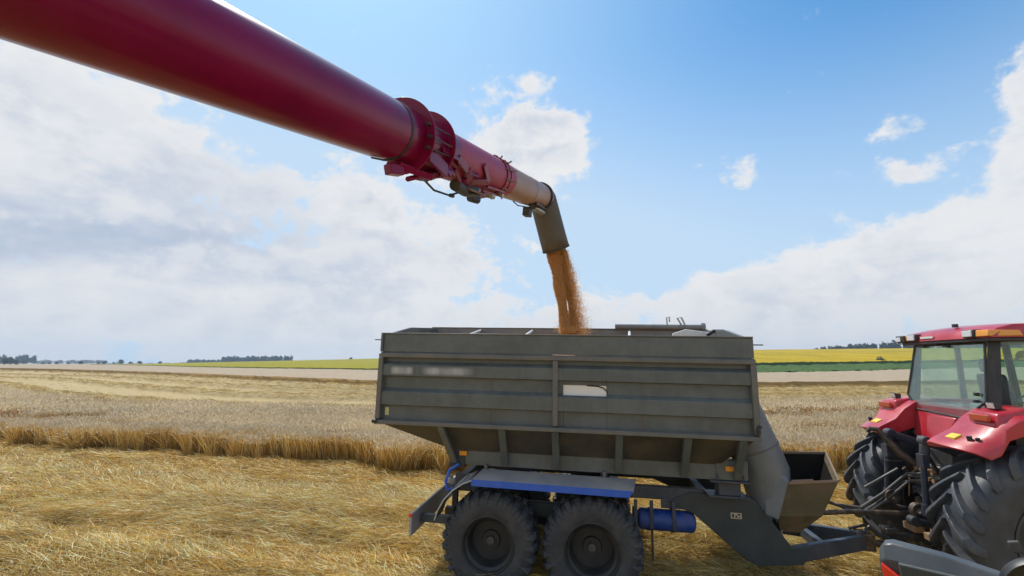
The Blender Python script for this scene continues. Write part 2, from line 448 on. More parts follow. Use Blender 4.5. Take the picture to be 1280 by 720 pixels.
def swath_straw():
    n = 520000
    y = 24 + 120 * rng.random(n) ** 1.7; x = (rng.random(n) * 2 - 1) * 1.25 * y
    v = swath_v(x, y); ok = (v > .0) & (v < 1.0) & ~((y > 60) & (x > -10) & (x < 20)); x, y, v = x[ok], y[ok], v[ok]; n = len(x)
    ridge = near_ground(x, y); keep = rng.random(n) < .035 + 7 * np.clip(ridge - .07, 0, 1); x, y, ridge = x[keep], y[keep], ridge[keep]; n = len(x)
    dirn = R(170) + rng.normal(0, .6, n); tilt = rng.normal(0, .16, n)
    d = np.stack([np.cos(dirn) * np.cos(tilt), np.sin(dirn) * np.cos(tilt), np.sin(tilt)], -1)
    b = np.stack([x, y, hill(x, y) + ridge + rng.random(n) ** 2 * .10 * (.1 + 3 * ridge)], -1)
    k = y / 30
    vv, f = blades(b, d, .34 * (.5 + rng.random(n)) * k ** .3, .012 * k * (.6 + rng.random(n)), rng.normal(0, .06, (n, 3)), taper=.6)
    t = tones(n, [(.62, .46, .16), (.70, .56, .27), (.56, .37, .10), (.34, .19, .05)], [3, 1.4, 2.6, 1.2], .22)
    t = t * np.repeat((.72 + .55 * fbm(x * .9, y * .45, 3))[:, None], 6, 0)
    tag(np_mesh('straw_swaths', vv, f, M['swath'], t), 'raked golden straw swaths running across the stubble behind the standing wheat', 'straw', kind='stuff')
swath_straw()

# ------------------------------------------------------------------ standing wheat
GAPS = [(-25.5, 21.0, 6.5, 1.9, .25), (-19.2, 19.6, 2.6, .9, .1), (-29, 33.0, 3.2, 2.0, .1), (-21.8, 28.8, 5.4, 1.9, .10), (15.2, 22.0, 3.4, 1.9, -.05), (11, 20.8, 2.4, 1.5, .0), (22, 23.5, 3, 1.6, 0), (12.5, 16.5, 2.2, .9, 0), (-5.5, 15.4, 1.6, .6, .2), (-14, 17.2, 1.6, .6, .2)]
def gap(x, y):
    g = np.zeros_like(x)
    w = (fbm(x * .9, y * .9, 3) - .5) * 1.6
    for cx, cy, rx, ry, sl in GAPS:
        q = np.sqrt(((x - cx) / rx) ** 2 + ((y - cy + sl * (x - cx)) / ry) ** 2) + w
        g = np.maximum(g, 1 - sstep(q, .75, 1.15))
    return g
def wheat_height(x, y): return (.72 + .14 * (fbm(x * .35, y * .6, 3) - .5)) * (1 - .22 * gap(x, y)) * (1 - .25 * sstep(fbm(x * .5 + 30, y * .5, 2), .55, .8) * (1 - sstep(y - wheat_front(x), .5, 2.)))

def wheat_field():
    parts = []
    def batch(x, y, wd, headw, rag):
        n = len(x); g = gap(x, y)
        ed = 1 - sstep(y - wheat_front(x), 0, .5)
        H_ = wheat_height(x, y) * (.88 + .2 * rng.random(n))
        lean = .12 + .22 * g + .08 * ed + rag * fbm(x * .8, y * .8, 2) + ed * .55 * sstep(fbm(x * .7 + 11, y * .4, 3), .5, .72)
        az = R(200) + (fbm(x * .4 + 3, y * .4, 2) - .5) * 7 + rng.normal(0, .9, n)
        tl = np.abs(rng.normal(0, 1, n)) * lean
        d = np.stack([np.sin(tl) * np.cos(az), np.sin(tl) * np.sin(az), np.cos(tl)], -1)
        b = np.stack([x, y, hill(x, y) + 0 * x], -1)
        bend = np.stack([np.cos(az), np.sin(az), -.25 * np.ones(n)], -1) * (rng.random(n) * .16)[:, None]
        v, f = blades(b, d, H_, np.full(n, wd) * (.7 + .6 * rng.random(n)), bend, taper=.7)
        pal = [(.70, .45, .12), (.80, .60, .27), (.46, .26, .06), (.66, .37, .075)]
        if wd > .0095: pal = [(.56, .44, .26), (.62, .51, .33), (.44, .32, .16), (.56, .40, .18)]
        t = tones(n, pal, [3, 1.6, 1.6, 1.6], .2)
        # stalk tone goes darker towards the foot, paler at the tip
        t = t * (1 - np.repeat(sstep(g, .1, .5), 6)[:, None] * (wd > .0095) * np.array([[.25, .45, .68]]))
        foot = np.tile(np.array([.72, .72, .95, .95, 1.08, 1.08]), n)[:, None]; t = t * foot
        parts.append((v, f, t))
        top = b + d * H_[:, None] + bend
        hd = d + bend * 4 + rng.normal(0, .35, (n, 3)); hd[:, 2] -= .35 * rng.random(n); hd /= np.linalg.norm(hd, axis=1, keepdims=True)
        hb = rng.normal(0, .012, (n, 3)); hb[:, 2] -= .02
        v, f = blades(top, hd, .075 + .05 * rng.random(n), np.full(n, headw), hb, taper=.45)
        gg = np.repeat(g, 6)[:, None]
        t = tones(n, [(.58, .47, .32), (.66, .56, .40), (.48, .38, .24), (.58, .43, .21)], [3, 3, 1.5, .8], .14)
        t = t * (1 - sstep(gg, .1, .5) * np.array([[.42, .60, .78]]))
        parts.append((v, f, t))
    # front face, thick
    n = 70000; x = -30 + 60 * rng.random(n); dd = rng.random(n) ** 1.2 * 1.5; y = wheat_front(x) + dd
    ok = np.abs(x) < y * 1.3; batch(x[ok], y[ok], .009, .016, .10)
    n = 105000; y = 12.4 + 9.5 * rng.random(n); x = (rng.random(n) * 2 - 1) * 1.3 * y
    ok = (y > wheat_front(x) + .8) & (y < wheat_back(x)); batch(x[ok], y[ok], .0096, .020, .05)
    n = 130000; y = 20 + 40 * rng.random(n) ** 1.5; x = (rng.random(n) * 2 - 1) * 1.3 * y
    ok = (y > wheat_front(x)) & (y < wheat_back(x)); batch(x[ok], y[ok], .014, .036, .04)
    v, f, t = merge(parts)
    tag(np_mesh('wheat_field', v, f, M['wheat'], t), 'standing ripe wheat with a ragged golden front edge', 'wheat', kind='stuff')
wheat_field()

def slab(name, mat, front, back, hfun, x0, x1, nx, nv, label, cat, inset=0., power=1.6, jag=.0):
    """a crop seen as one mass: a bumpy sheet at plant height, with its sides going down to the ground"""
    x = np.linspace(x0, x1, nx); v = np.linspace(0, 1, nv) ** power
    X, Vv = np.meshgrid(x, v, indexing='ij'); F_, B_ = front(X) + inset, back(X) - inset
    Y = F_ + (B_ - F_) * Vv; Z = hill(X, Y) + hfun(X, Y) + jag * rng.random(X.shape)
    top = np.stack([X, Y, Z], -1)
    lo = top[:, :1].copy(); lo[..., 2] = hill(lo[..., 0], lo[..., 1]) - .2; lo[..., 1] -= .05
    hi = top[:, -1:].copy(); hi[..., 2] = hill(hi[..., 0], hi[..., 1]) - .2
    a = np.concatenate([lo, top, hi], 1); nx, nv = a.shape[:2]
    i, j = np.meshgrid(np.arange(nx - 1), np.arange(nv - 1), indexing='ij')
    f = np.stack([i * nv + j, (i + 1) * nv + j, (i + 1) * nv + j + 1, i * nv + j + 1], -1).reshape(-1, 4)
    ob = np_mesh(name, a.reshape(-1, 3), f, mat, smooth=True)
    if label: tag(ob, label, cat, kind='stuff')
    return ob

def crop_mat(name, stops, side, row=(.6, 3, 1), sc_=1., fine=6., sidez=.35, amt=.6):
    m, nt, b = new_mat(name); g = nt.nodes.new('ShaderNodeNewGeometry'); P = g.outputs['Position']
    a = noise(nt, mapping(nt, P, row, rot=(0, 0, R(12))), sc_, 6, .62)
    q = noise(nt, P, fine, 4, .7)
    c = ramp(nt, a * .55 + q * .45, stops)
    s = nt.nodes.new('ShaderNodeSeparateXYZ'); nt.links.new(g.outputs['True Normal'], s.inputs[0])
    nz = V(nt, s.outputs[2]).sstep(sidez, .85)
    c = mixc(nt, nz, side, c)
    nt.links.new(c, b.inputs['Base Color']); b.inputs['Roughness'].default_value = .9; b.inputs['Specular IOR Level'].default_value = .1
    bump(nt, b, q, amt, .15)
    return m
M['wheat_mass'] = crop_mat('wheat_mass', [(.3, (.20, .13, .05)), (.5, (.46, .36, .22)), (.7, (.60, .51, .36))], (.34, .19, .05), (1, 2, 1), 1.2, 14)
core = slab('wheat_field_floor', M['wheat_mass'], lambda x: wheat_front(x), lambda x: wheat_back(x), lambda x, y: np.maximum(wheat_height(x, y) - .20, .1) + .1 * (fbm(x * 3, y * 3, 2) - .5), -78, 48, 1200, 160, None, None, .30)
tag(core, 'dense mass of stems inside the standing wheat', 'wheat', kind='stuff')
M['far_wheat'] = crop_mat('far_wheat', [(.3, (.27, .20, .125)), (.5, (.36, .28, .19)), (.75, (.44, .355, .26))], (.36, .22, .075), (.06, 1.4, 1), 1., 1.5)
slab('far_wheat_field', M['far_wheat'], far_front, lambda x: np.where(x < -330, 900, crop_front(np.maximum(x, -330)) + np.where(x < -160, (-160 - x) * 1.6, 0)), lambda x, y: .95 + .12 * (fbm(x, y, 2) - .5), -700, 170, 900, 60,
     'pale greyish wheat strip beyond the stubble swaths', 'wheat', 0, 1.4, .08)
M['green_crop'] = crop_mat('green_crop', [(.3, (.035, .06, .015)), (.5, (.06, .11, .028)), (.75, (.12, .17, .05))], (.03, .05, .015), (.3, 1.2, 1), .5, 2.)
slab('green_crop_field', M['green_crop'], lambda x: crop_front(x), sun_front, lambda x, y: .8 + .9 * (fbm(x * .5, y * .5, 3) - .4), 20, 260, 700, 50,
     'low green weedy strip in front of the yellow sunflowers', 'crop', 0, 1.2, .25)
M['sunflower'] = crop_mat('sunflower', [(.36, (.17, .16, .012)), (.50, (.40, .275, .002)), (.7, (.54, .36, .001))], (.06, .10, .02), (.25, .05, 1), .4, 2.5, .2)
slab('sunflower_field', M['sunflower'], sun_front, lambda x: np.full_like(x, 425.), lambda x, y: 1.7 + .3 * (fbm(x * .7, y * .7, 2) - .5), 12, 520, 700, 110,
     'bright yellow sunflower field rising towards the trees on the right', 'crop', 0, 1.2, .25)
M['far_green'] = crop_mat('far_green', [(.3, (.15, .145, .006)), (.5, (.26, .225, .006)), (.75, (.36, .29, .008))], (.10, .12, .02), (.02, .6, 1), 1., 1.2, .2)
slab('yellow_green_field', M['far_green'], lambda x: crop_front(x), lambda x: np.interp(x, [-345, -300, -200, 20], [372, 400, 425, 425]), lambda x, y: 1.2 + .2 * (fbm(x, y, 2) - .5), -345, 11.5, 500, 60,
     'yellow green field sloping up behind the trailer on the left', 'crop', 0, 1.2, .15)

# ------------------------------------------------------------------ trees
def crown_blades(cx, cy, cz, rx, ry, rz, n, leaf, lumps=9, seed=1, pal=None):
    r_ = np.random.default_rng(seed)
    P = []
    for k in range(lumps):
        u = r_.normal(size=3); u /= np.linalg.norm(u); q = u * (.25 + .45 * r_.random()); rad = .35 + .3 * r_.random()
        m = n // lumps; d = r_.normal(size=(m, 3)); d /= np.linalg.norm(d, axis=1, keepdims=True)
        P.append(q + d * rad * (.75 + .3 * r_.random((m, 1))))
    P = np.vstack(P) * [rx, ry, rz] + [cx, cy, cz]; m = len(P)
    d = r_.normal(size=(m, 3)); d /= np.linalg.norm(d, axis=1, keepdims=True)
    v, f = blades(P, d, np.full(m, leaf) * (.6 + .8 * r_.random(m)), np.full(m, leaf * .8), r_.normal(0, leaf * .15, (m, 3)), taper=.5)
    pal = pal or [(.035, .060, .018), (.055, .085, .025), (.025, .045, .016), (.075, .105, .035)]
    t = np.array(pal)[r_.integers(0, len(pal), m)] * (1 + r_.normal(0, .15, (m, 1)))
    return v, f, np.repeat(np.clip(t, .01, .5), 6, 0)
M['bark'] = paint('bark', (.09, .065, .045), .9, streak=False)
def proto_tree(h, w, seed, bare=.15):
    root = thing('broadleaf_tree', 'x', 'tree')
    t = MB().tube([(0, 0, -.3), (.05, .03, h * .35), (.1, 0, h * .7)], [w * .05, w * .035, w * .015], 7)
    for k in range(5):
        a = k * 1.3 + seed; t.tube([(.05, .02, h * (.3 + .06 * k)), (math.cos(a) * w * .3, math.sin(a) * w * .3, h * (.5 + .07 * k))], [w * .018, w * .006], 5)
    t.build('trunk', M['bark'], root)
    v, f, tt = crown_blades(0, 0, h * (.5 + bare / 2), w / 2, w / 2, h * (.5 - bare / 2), 1500, h * .06, 11, seed)
    np_mesh('crown', v, f, M['leaf'], tt).parent = root
    return root
def place_tree(proto, first, x, y, h0, h, label, group):
    o = proto if first else copy_tree(proto)
    o.location = (x, y, float(ground_h(np.array(float(x)), np.array(float(y)))) - .1); s = h / h0
    o.scale = (s * random.uniform(.9, 1.15), s * random.uniform(.9, 1.15), s); o.rotation_euler = (0, 0, random.uniform(0, 6.28))
    o['label'] = label; o['category'] = 'tree'; o['group'] = group
    return o
pA = proto_tree(6, 6.5, 3, .1); pB = proto_tree(8, 6, 8, .2)
def pol(px, y): return ((px - 640) / 560 * y)
# small trees on the plain at the far left, told apart by their place along the row
row_ = [(62, 520, 4.2, 'first small distant tree right of the round tree clump at the far left'),
        (70, 540, 4.4, 'second small distant tree right of the round tree clump at the far left'),
        (79, 520, 4.6, 'third small distant tree right of the round tree clump at the far left'),
        (93, 500, 4.0, 'low distant bush just left of the darkest small tree on the plain'),
        (108, 480, 6.0, 'darkest and roundest of the small distant trees on the left plain'),
        (130, 520, 4.5, 'small distant tree directly right of the darkest round one on the plain'),
        (138, 520, 6.0, 'tall pointed distant tree left of the tallest pair on the plain'),
        (149, 540, 4.2, 'low distant tree between the two tall ones on the left plain'),
        (158, 500, 8.0, 'tallest of the small distant trees on the left plain'),
        (170, 520, 5.0, 'distant tree directly right of the tallest one on the left plain'),
        (181, 500, 5.8, 'distant tree standing at the left tip of the yellow green field'),
        (206, 520, 4.8, 'last small distant tree on the ridge before the bluish forest')]
for i, (px, y, h, lb) in enumerate(row_):
    h *= .78
    place_tree(pA, i == 0, pol(px, y), y, 6, h, lb, 'small trees on the far left plain')
cl = [(2, 395, 8, 'leftmost tree of the dark green clump at the far left'), (14, 385, 8.5, 'tree in the middle left of the dark green clump at the far left'),
      (22, 400, 9, 'tallest tree of the dark green clump at the far left'), (29, 385, 6.2, 'low rightmost tree of the dark green clump at the far left')]
for i, (px, y, h, lb) in enumerate(cl): place_tree(pB, i == 0, pol(px, y), y, 8, h * .82, lb, 'dark trees at the far left edge')
bs = [(1001, 152, 1.9, 'small round bush in the green strip nearer the trailer'), (1094, 148, 3.2, 'taller dark bush in the green strip nearer the tractor')]
pC = proto_tree(3, 3, 21, .0); pC.name = 'bush'
for i, (px, y, h, lb) in enumerate(bs): 
    o = place_tree(pC, i == 0, pol(px, y), y, 3, h, lb, 'bushes in the green strip'); o['category'] = 'bush'
one = place_tree(pA, False, pol(441, 424), 424, 6, 3.4, 'lone tiny tree on the skyline of the yellow green field', 'lone skyline trees'); del one['group']

def wood(name, label, spec, seed, leaf, dens=34, pal=None):
    r_ = np.random.default_rng(seed); parts = []
    for (pxa, pxb, ya, yb, ha, hb, step) in spec:
        x0, x1 = pol(pxa, ya), pol(pxb, yb); L = math.hypot(x1 - x0, yb - ya); m = max(2, int(L / step))
        for k in range(m):
            t = (k + r_.random() * .8) / m; x = x0 + (x1 - x0) * t; y = ya + (yb - ya) * t + r_.random() * 8
            h = (ha + (hb - ha) * t) * (.93 + .14 * r_.random()); z = float(hill(np.array(x), np.array(y)))
            parts.append(crown_blades(x, y, z + h * .48, step * .95, step * .95, h * .52, dens * 6, leaf, 5, int(r_.integers(1e6)), pal))
    v, f, t = merge(parts)
    tag(np_mesh(name, v, f, M['leaf'], t), label, 'forest', kind='stuff')
wood('distant_forest', 'bluish forest mass on the skyline left of the trailer', [(238, 284, 860, 860, 8.5, 8.5, 4), (280, 366, 800, 800, 12.5, 12.5, 3.5)], 4, 1.9, 40)
wood('far_left_forest', 'bluish forest mass on the skyline at the far left edge', [(-30, 26, 760, 760, 14, 14, 4), (27, 47, 700, 700, 14, 14, 3.5)], 6, 1.9, 40)
wood('plain_woodland', 'thin grey blue line of woods along the left horizon', [(46, 240, 1200, 1200, 9, 9, 14)], 9, 3.0, 20)
wood('hilltop_woodland', 'green wood along the top of the sunflower field on the right', [(1024, 1075, 470, 465, 5.5, 9, 2.6), (1070, 1150, 465, 450, 9, 12, 2.8), (1150, 1330, 450, 440, 12, 12, 4)], 12, 1.5, 40)
wood('ridge_woodland', 'low blue line of trees on the skyline right of the trailer', [(900, 1030, 760, 740, 8, 8, 6)], 15, 2.0, 24)

# ------------------------------------------------------------------ TRAILER
TH, TILT = R(9.4), R(1.2)
rotT = Matrix.Rotation(-TH, 4, 'Z') @ Matrix.Rotation(TILT, 4, 'Y')
tr = thing('grain_trailer', 'dark olive grey two axle grain trailer with ribbed sides standing on the straw', 'trailer', (.4986, 7.111, -.017), rotT.to_euler())
PROF = [(2.985, -1.095), (2.86, -1.095), (2.815, -1.16), (2.665, -1.16), (2.655, -1.095), (2.50, -1.095), (2.45, -1.16), (2.275, -1.16), (2.265, -1.095), (2.06, -1.095)]
def side_strip(mb, x0, x1, zt, zb, s):
    """corrugated sheet between heights zt and zb"""
    pr = [(z, y) for z, y in PROF if zb < z < zt]
    def yat(z):
        for (za, ya), (zc, yc) in zip(PROF, PROF[1:]):
            if zc <= z <= za: return ya + (yc - ya) * (za - z) / (za - zc) if za > zc else ya
        return -1.095
    pr = [(zt, yat(zt))] + pr + [(zb, yat(zb))]
    poly = [(y * s, z) for z, y in pr] + [(-1.07 * s, zb), (-1.07 * s, zt)]
    mb.prism(poly, 'x', x0, x1)
near = MB()
side_strip(near, -2.20, .30, 2.985, 2.06, 1); side_strip(near, .30, .85, 2.985, 2.605, 1); side_strip(near, .30, .85, 2.475, 2.06, 1); side_strip(near, .85, 2.58, 2.985, 2.06, 1)
wall = near.build('side_wall', M['trailer'], tr, smooth=20, bevel=.004)
far_ = MB(); side_strip(far_, -2.20, 2.58, 2.985, 2.06, -1); far_.build('side_wall', M['inner'], tr, smooth=20)
MB().box(.30, .85, -1.088, -1.082, 2.475, 2.605).build('sight_window', M['pane'], tr)
MB().tube([(.86, -1.095, 2.47), (.86, -1.095, 2.53), (.82, -1.095, 2.575), (.74, -1.095, 2.60), (.60, -1.095, 2.606)], .009, 6).build('window_gasket', M['black'], tr)
# top boards and rails
tb = MB().box(-2.24, 2.62, -1.16, -1.10, 2.99, 3.235).build('top_board', M['trailer'], tr, bevel=.006)
MB().box(-2.24, 2.62, -1.172, -1.09, 3.237, 3.255).build('top_cap', M['trailer_rail'], tr, bevel=.005)
MB().prism([(-1.16, 2.985), (-1.19, 2.965), (-1.19, 2.915), (-1.11, 2.915), (-1.11, 2.985)], 'x', -2.245, 2.625).build('upper_rail', M['trailer_rail'], tr, bevel=.006)
MB().prism([(-1.10, 2.085), (-1.20, 2.07), (-1.20, 2.02), (-1.10, 2.02)], 'x', -2.25, 2.63).build('lower_rail', M['trailer_rail'], tr, bevel=.006)
for x0, x1 in ((-2.25, -2.185), (.165, .235), (2.565, 2.635)):
    MB().box(x0, x1, -1.185 if x0 != .165 else -1.18, -1.075, 2.087, 2.913).build('side_post', M['trailer_rail'], tr, bevel=.008)
for x0, x1 in ((-.66, -.645), (1.28, 1.295)):
    MB().box(x0, x1, -1.0975, -1.094, 2.09, 2.98).build('weld_seam', M['seam'], tr, smooth=0)
MB().box(-2.23, -2.20, -1.1885, -1.06, 3.0, 3.23).build('corner_plate', M['trailer'], tr)
# end walls: they rise from the near board to the higher far side
for x0, x1, nm in ((-2.235, -2.19, 'rear_wall'), (2.57, 2.615, 'front_wall')):
    MB().prism([(-1.098, 2.05), (1.078, 2.05), (1.078, 3.46), (.9, 3.475), (-.2, 3.40), (-1.098, 3.23)], 'x', x0, x1).build(nm, M['trailer'], tr, bevel=.005)
MB().box(-2.24, 2.62, 1.082, 1.12, 2.99, 3.48).build('far_board', M['inner'], tr, bevel=.006)
MB().box(-2.3, 2.66, 1.07, 1.14, 3.483, 3.505).build('far_cap', M['trailer_rail'], tr, bevel=.006)
for xa, xb in ((-1.35, -1.05), (-.38, -.24), (1.35, 1.15)):
    MB().tube([(xa, 1.08, 3.45), (xb, -1.09, 3.215)], .022, 8).build('cross_brace', M['brace'], tr)
# folded unloading pipe and its handles above the far board
pipe = MB().tube([(1.1, 1.02, 3.535), (2.55, 1.02, 3.535)], .045, 16).tube([(2.55, 1.02, 3.535), (2.60, 1.02, 3.535)], .075, 16).build('folded_pipe', M['inner'], tr)
MB().tube([(1.98, 1.0, 3.56), (1.975, 1.0, 3.70), (2.02, 1.0, 3.71), (2.02, 1.0, 3.62)], .014, 6).build('handle', M['steel'], pipe)
MB().tube([(2.22, 1.0, 3.56), (2.15, 1.0, 3.69), (2.22, 1.0, 3.70), (2.27, 1.0, 3.58)], .016, 6).build('handle', M['steel'], pipe)
MB().prism([(2.0, 3.40), (2.2, 3.47), (2.75, 3.40), (2.75, 3.30), (2.0, 3.30)], 'y', .6, .68).build('wind_board', M['white'], tr, bevel=.01)
MB().tube([(2.45, .3, 3.36), (2.55, .3, 3.42), (2.7, .3, 3.42), (2.8, .3, 3.36), (2.82, .3, 3.2)], .028, 8).build('roll_hose', M['black'], tr)
MB().tube([(2.6, -1.14, 3.155), (2.735, -1.14, 3.155)], .008, 6).build('hinge_pin', M['black'], tr)
MB().tube([(-2.34, -1.14, 3.155), (-2.22, -1.14, 3.155)], .008, 6).build('hinge_pin', M['black'], tr)
MB().tube([(2.60, -1.2, 2.10), (2.60, -1.2, 2.16), (2.63, -1.2, 2.2)], .022, 8).build('latch', M['black'], tr)
MB().tube([(-2.27, -1.2, 2.06), (-2.21, -1.2, 2.06)], .03, 10).build('hinge_knob', M['black'], tr)
# the worn lettering and the reflector
MB().box(-2.10, -1.72, -1.1635, -1.1615, 2.668, 2.81).build('worn_lettering', M['print'], tr, smooth=0)
MB().box(-1.66, -.86, -1.1635, -1.1615, 2.668, 2.812).build('worn_lettering', M['print'], tr, smooth=0)
MB().box(-2.145, -2.09, -1.0985, -1.094, 2.13, 2.235).build('reflector', M['pale_yellow'], tr, bevel=.001)
# hopper under the body
T8 = lambda x0, x1, y, z: [(x0, -y, z), (x1, -y, z), (x1, y, z), (x0, y, z)]
hp = MB().hexa(T8(-1.22, 2.25, .80, 1.66) + T8(-2.235, 2.61, 1.13, 2.04)).build('hopper', M['hopper'], tr, smooth=0)
MB().box(-1.24, 2.27, -.80, .80, 1.475, 1.665).build('hopper_skirt', M['trailer'], tr, bevel=.006)
for x in (-1.2, -.49, .20, 1.0, 1.81, 2.44):
    w = .045
    xs = -.12 if x < -1 else 0
    MB().hexa([(x - w - xs * 0, -.86, 1.50), (x + w, -.86, 1.50), (x + w, -.79, 1.50), (x - w, -.79, 1.50),
               (x - w + xs, -1.185, 2.015), (x + w + xs, -1.185, 2.015), (x + w + xs, -1.08, 2.015), (x - w + xs, -1.08, 2.015)]).build('hopper_rib', M['trailer'], tr, bevel=.006)
MB().box(-1.28, -1.06, -.815, -.70, 1.44, 1.72).build('mount_block', M['plate'], tr, bevel=.008)
MB().box(2.20, 2.58, -.815, -.70, 1.48, 1.72).build('mount_block', M['trailer'], tr, bevel=.008)
MB().box(-1.14, -1.03, -.835, -.817, 1.60, 1.66).build('side_lamp', M['amber'], tr, bevel=.006)
MB().box(2.31, 2.42, -.835, -.817, 1.59, 1.65).build('side_lamp', M['amber'], tr, bevel=.006)
fl = MB().box(2.12, 2.60, -.86, -.62, 1.455, 1.478).box(2.10, 2.58, -.80, -.50, 1.262, 1.285).box(2.24, 2.50, -.76, -.55, 1.285, 1.455)
fl.prism([(2.20, 1.478), (2.24, 1.478), (2.22, 1.56)], 'y', -.83, -.815).prism([(2.50, 1.478), (2.54, 1.478), (2.52, 1.56)], 'y', -.83, -.815)
fl.build('load_cell_mount', M['chassis'], tr, bevel=.005)
# chassis: long beams, neck plates, converging drawbar
for s in (-1, 1):
    MB().box(-1.25, 2.10, s * .55 - .05, s * .55 + .05, 1.14 if s < 0 else 1.14, 1.30).build('chassis_beam', M['chassis'], tr, bevel=.008)
MB().box(1.55, 2.1, -.61, -.603, 1.04, 1.17).build('gusset_plate', M['chassis'], tr, bevel=.004)
NECK = [(1.62, 1.13), (1.92, 1.262), (2.62, 1.262), (2.72, 1.20), (3.10, .69), (3.32, .72), (3.22, .50), (2.70, .44), (2.56, .50), (1.95, 1.0)]
for s in (-1, 1):
    MB().prism(NECK, 'y', s * .62, s * .53).build('neck_plate', M['plate'], tr, bevel=.01)
    MB().hexa([(3.15, s * .60, .50), (4.22, s * .10, .56), (4.22, s * .02, .56), (3.15, s * .50, .50), (3.15, s * .60, .69), (4.22, s * .10, .735), (4.22, s * .02, .735), (3.15, s * .50, .69)]).build('drawbar_arm', M['chassis'], tr, bevel=.012)
MB().box(3.56, 3.64, -.34, .34, .54, .67).build('drawbar_crossbar', M['chassis'], tr, bevel=.008)
for q in ((2.1, 2.2, 1.10, 1.22), (.8, .9, 1.14, 1.28), (-1.2, -1.1, 1.14, 1.28)): MB().box(q[0], q[1], -.5, .5, q[2], q[3]).build('chassis_crossbar', M['plate'], tr, bevel=.006)
MB().box(4.16, 4.30, -.12, .12, .55, .75).tube([(4.28, 0, .63), (4.62, 0, .60)], .05, 10).lathe([(.05, -.025), (.1, -.025), (.1, .025), (.05, .025)], (4.70, 0, .6), (0, 0, 1), 20, closed=True).build('hitch_eye', M['greasy'], tr, bevel=.006)
MB().tube([(4.2, -.03, .75), (4.28, -.03, .83), (4.36, -.05, .74), (4.55, -.1, .7)], .022, 8).tube([(4.10, .1, .75), (4.3, .12, .80), (4.5, .1, .68)], .02, 8).build('hitch_pin', M['black'], tr)
pl = MB().box(2.40, 2.53, -.6235, -.6205, .98, 1.05).build('type_plate', M['steel'], tr)
for k, (a, b_, c_, d_) in enumerate(((2.415, 2.44, .995, 1.035), (2.455, 2.475, .99, 1.02), (2.48, 2.515, 1.02, 1.04), (2.49, 2.51, .99, 1.005))):
    MB().box(a, b_, -.6255, -.6238, c_, d_).build('plate_mark', M['black'], pl)
# compressed air tank with straps
tk = MB().lathe([(.0, 1.25), (.08, 1.255), (.12, 1.28), (.132, 1.31), (.132, 1.93), (.12, 1.96), (.08, 1.985), (.0, 1.99)], (0, -.52, .87), (1, 0, 0), 28).build('air_tank', M['tank_blue'], tr)
for x in (1.20, 1.40, 1.68):
    MB().lathe([(.134, x), (.142, x), (.142, x + .045), (.134, x + .045)], (0, -.52, .87), (1, 0, 0), 28, closed=True).box(x, x + .045, -.665, -.655, .80, 1.14).build('tank_strap', M['chassis'], tr)
MB().box(1.43, 1.46, -.50, -.48, .35, .75).build('parking_leg', M['hopper'], tr, bevel=.005)
# discharge auger housing and its boot
MB().tube([(2.96, -.42, 1.05), (2.90, -.42, 1.55), (2.785, -.42, 1.83), (2.62, -.40, 2.25), (2.40, -.36, 2.85), (2.32, -.34, 3.06)], [.24, .30, .31, .31, .31, .31], 36).build('auger_housing', M['chute'], tr)
MB().tube([(2.79, -.42, 1.815), (2.782, -.42, 1.835)], .318, 36).build('housing_seam', M['trailer_rail'], tr)
def quadpanel(mb, a, b, c, d, t):
    a, b, c, d = map(Vector, (a, b, c, d)); n = (b - a).cross(d - a).normalized() * t
    mb.hexa([a, b, c, d, a + n, b + n, c + n, d + n])
rim4 = [(3.06, -.74, 1.475), (3.64, -.72, 1.53), (3.78, -.16, 1.765), (3.22, -.18, 1.745)]; bot4 = [(2.93, -.70, 1.07), (3.44, -.68, 1.10), (3.42, -.28, 1.05), (2.97, -.28, 1.05)]
bx = MB()
for i in range(4):
    j = (i + 1) % 4; quadpanel(bx, rim4[i], rim4[j], bot4[j], bot4[i], .012)
bx.add(bot4, [(0, 1, 2, 3)])
boot = bx.build('boot_hopper', M['rusty'], tr, smooth=0)
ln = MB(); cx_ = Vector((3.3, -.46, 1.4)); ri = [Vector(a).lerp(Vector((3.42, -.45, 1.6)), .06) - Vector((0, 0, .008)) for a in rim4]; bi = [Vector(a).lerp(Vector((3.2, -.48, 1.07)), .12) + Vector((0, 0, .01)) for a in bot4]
ln.add(ri + bi, [(0, 1, 5, 4), (1, 2, 6, 5), (2, 3, 7, 6), (3, 0, 4, 7), (4, 5, 6, 7)]); lm, lnt, lb = new_mat('boot_shade_black'); lb.inputs['Base Color'].default_value = (.014, .012, .010, 1); lb.inputs['Roughness'].default_value = .95; lb.inputs['Specular IOR Level'].default_value = .05
ln.build('boot_shade', lm, boot, smooth=0)  # added near-black inner shell: the shade in the open boot, put in as colour
re = MB()
for i in range(4): re.beam(rim4[i], rim4[(i + 1) % 4], .022, .03)
re.beam((3.10, -.73, 1.50), (3.35, -.725, 1.525), .02, .02)
re.build('boot_rim', M['rim_edge'], boot, bevel=.004)
MB().hexa([(2.80, -.66, 1.06), (2.935, -.712, 1.02), (2.98, -.28, 1.02), (2.82, -.3, 1.06), (2.80, -.62, 1.72), (3.065, -.752, 1.49), (3.21, -.19, 1.75), (2.95, -.2, 1.8)]).build('boot_side', M['chute'], boot, smooth=0, bevel=.02)
MB().hexa([(3.0, -.55, .85), (3.22, -.55, .85), (3.22, -.36, .85), (3.0, -.36, .85)] + bot4).build('boot_outlet', M['rusty'], boot, smooth=0)
MB().tube([(2.9, -.45, .95), (3.02, -.46, .6)], .09, 14).box(2.72, 3.05, -.52, -.3, .56, .78).build('drive_gearbox', M['blueblack'], tr, bevel=.01)
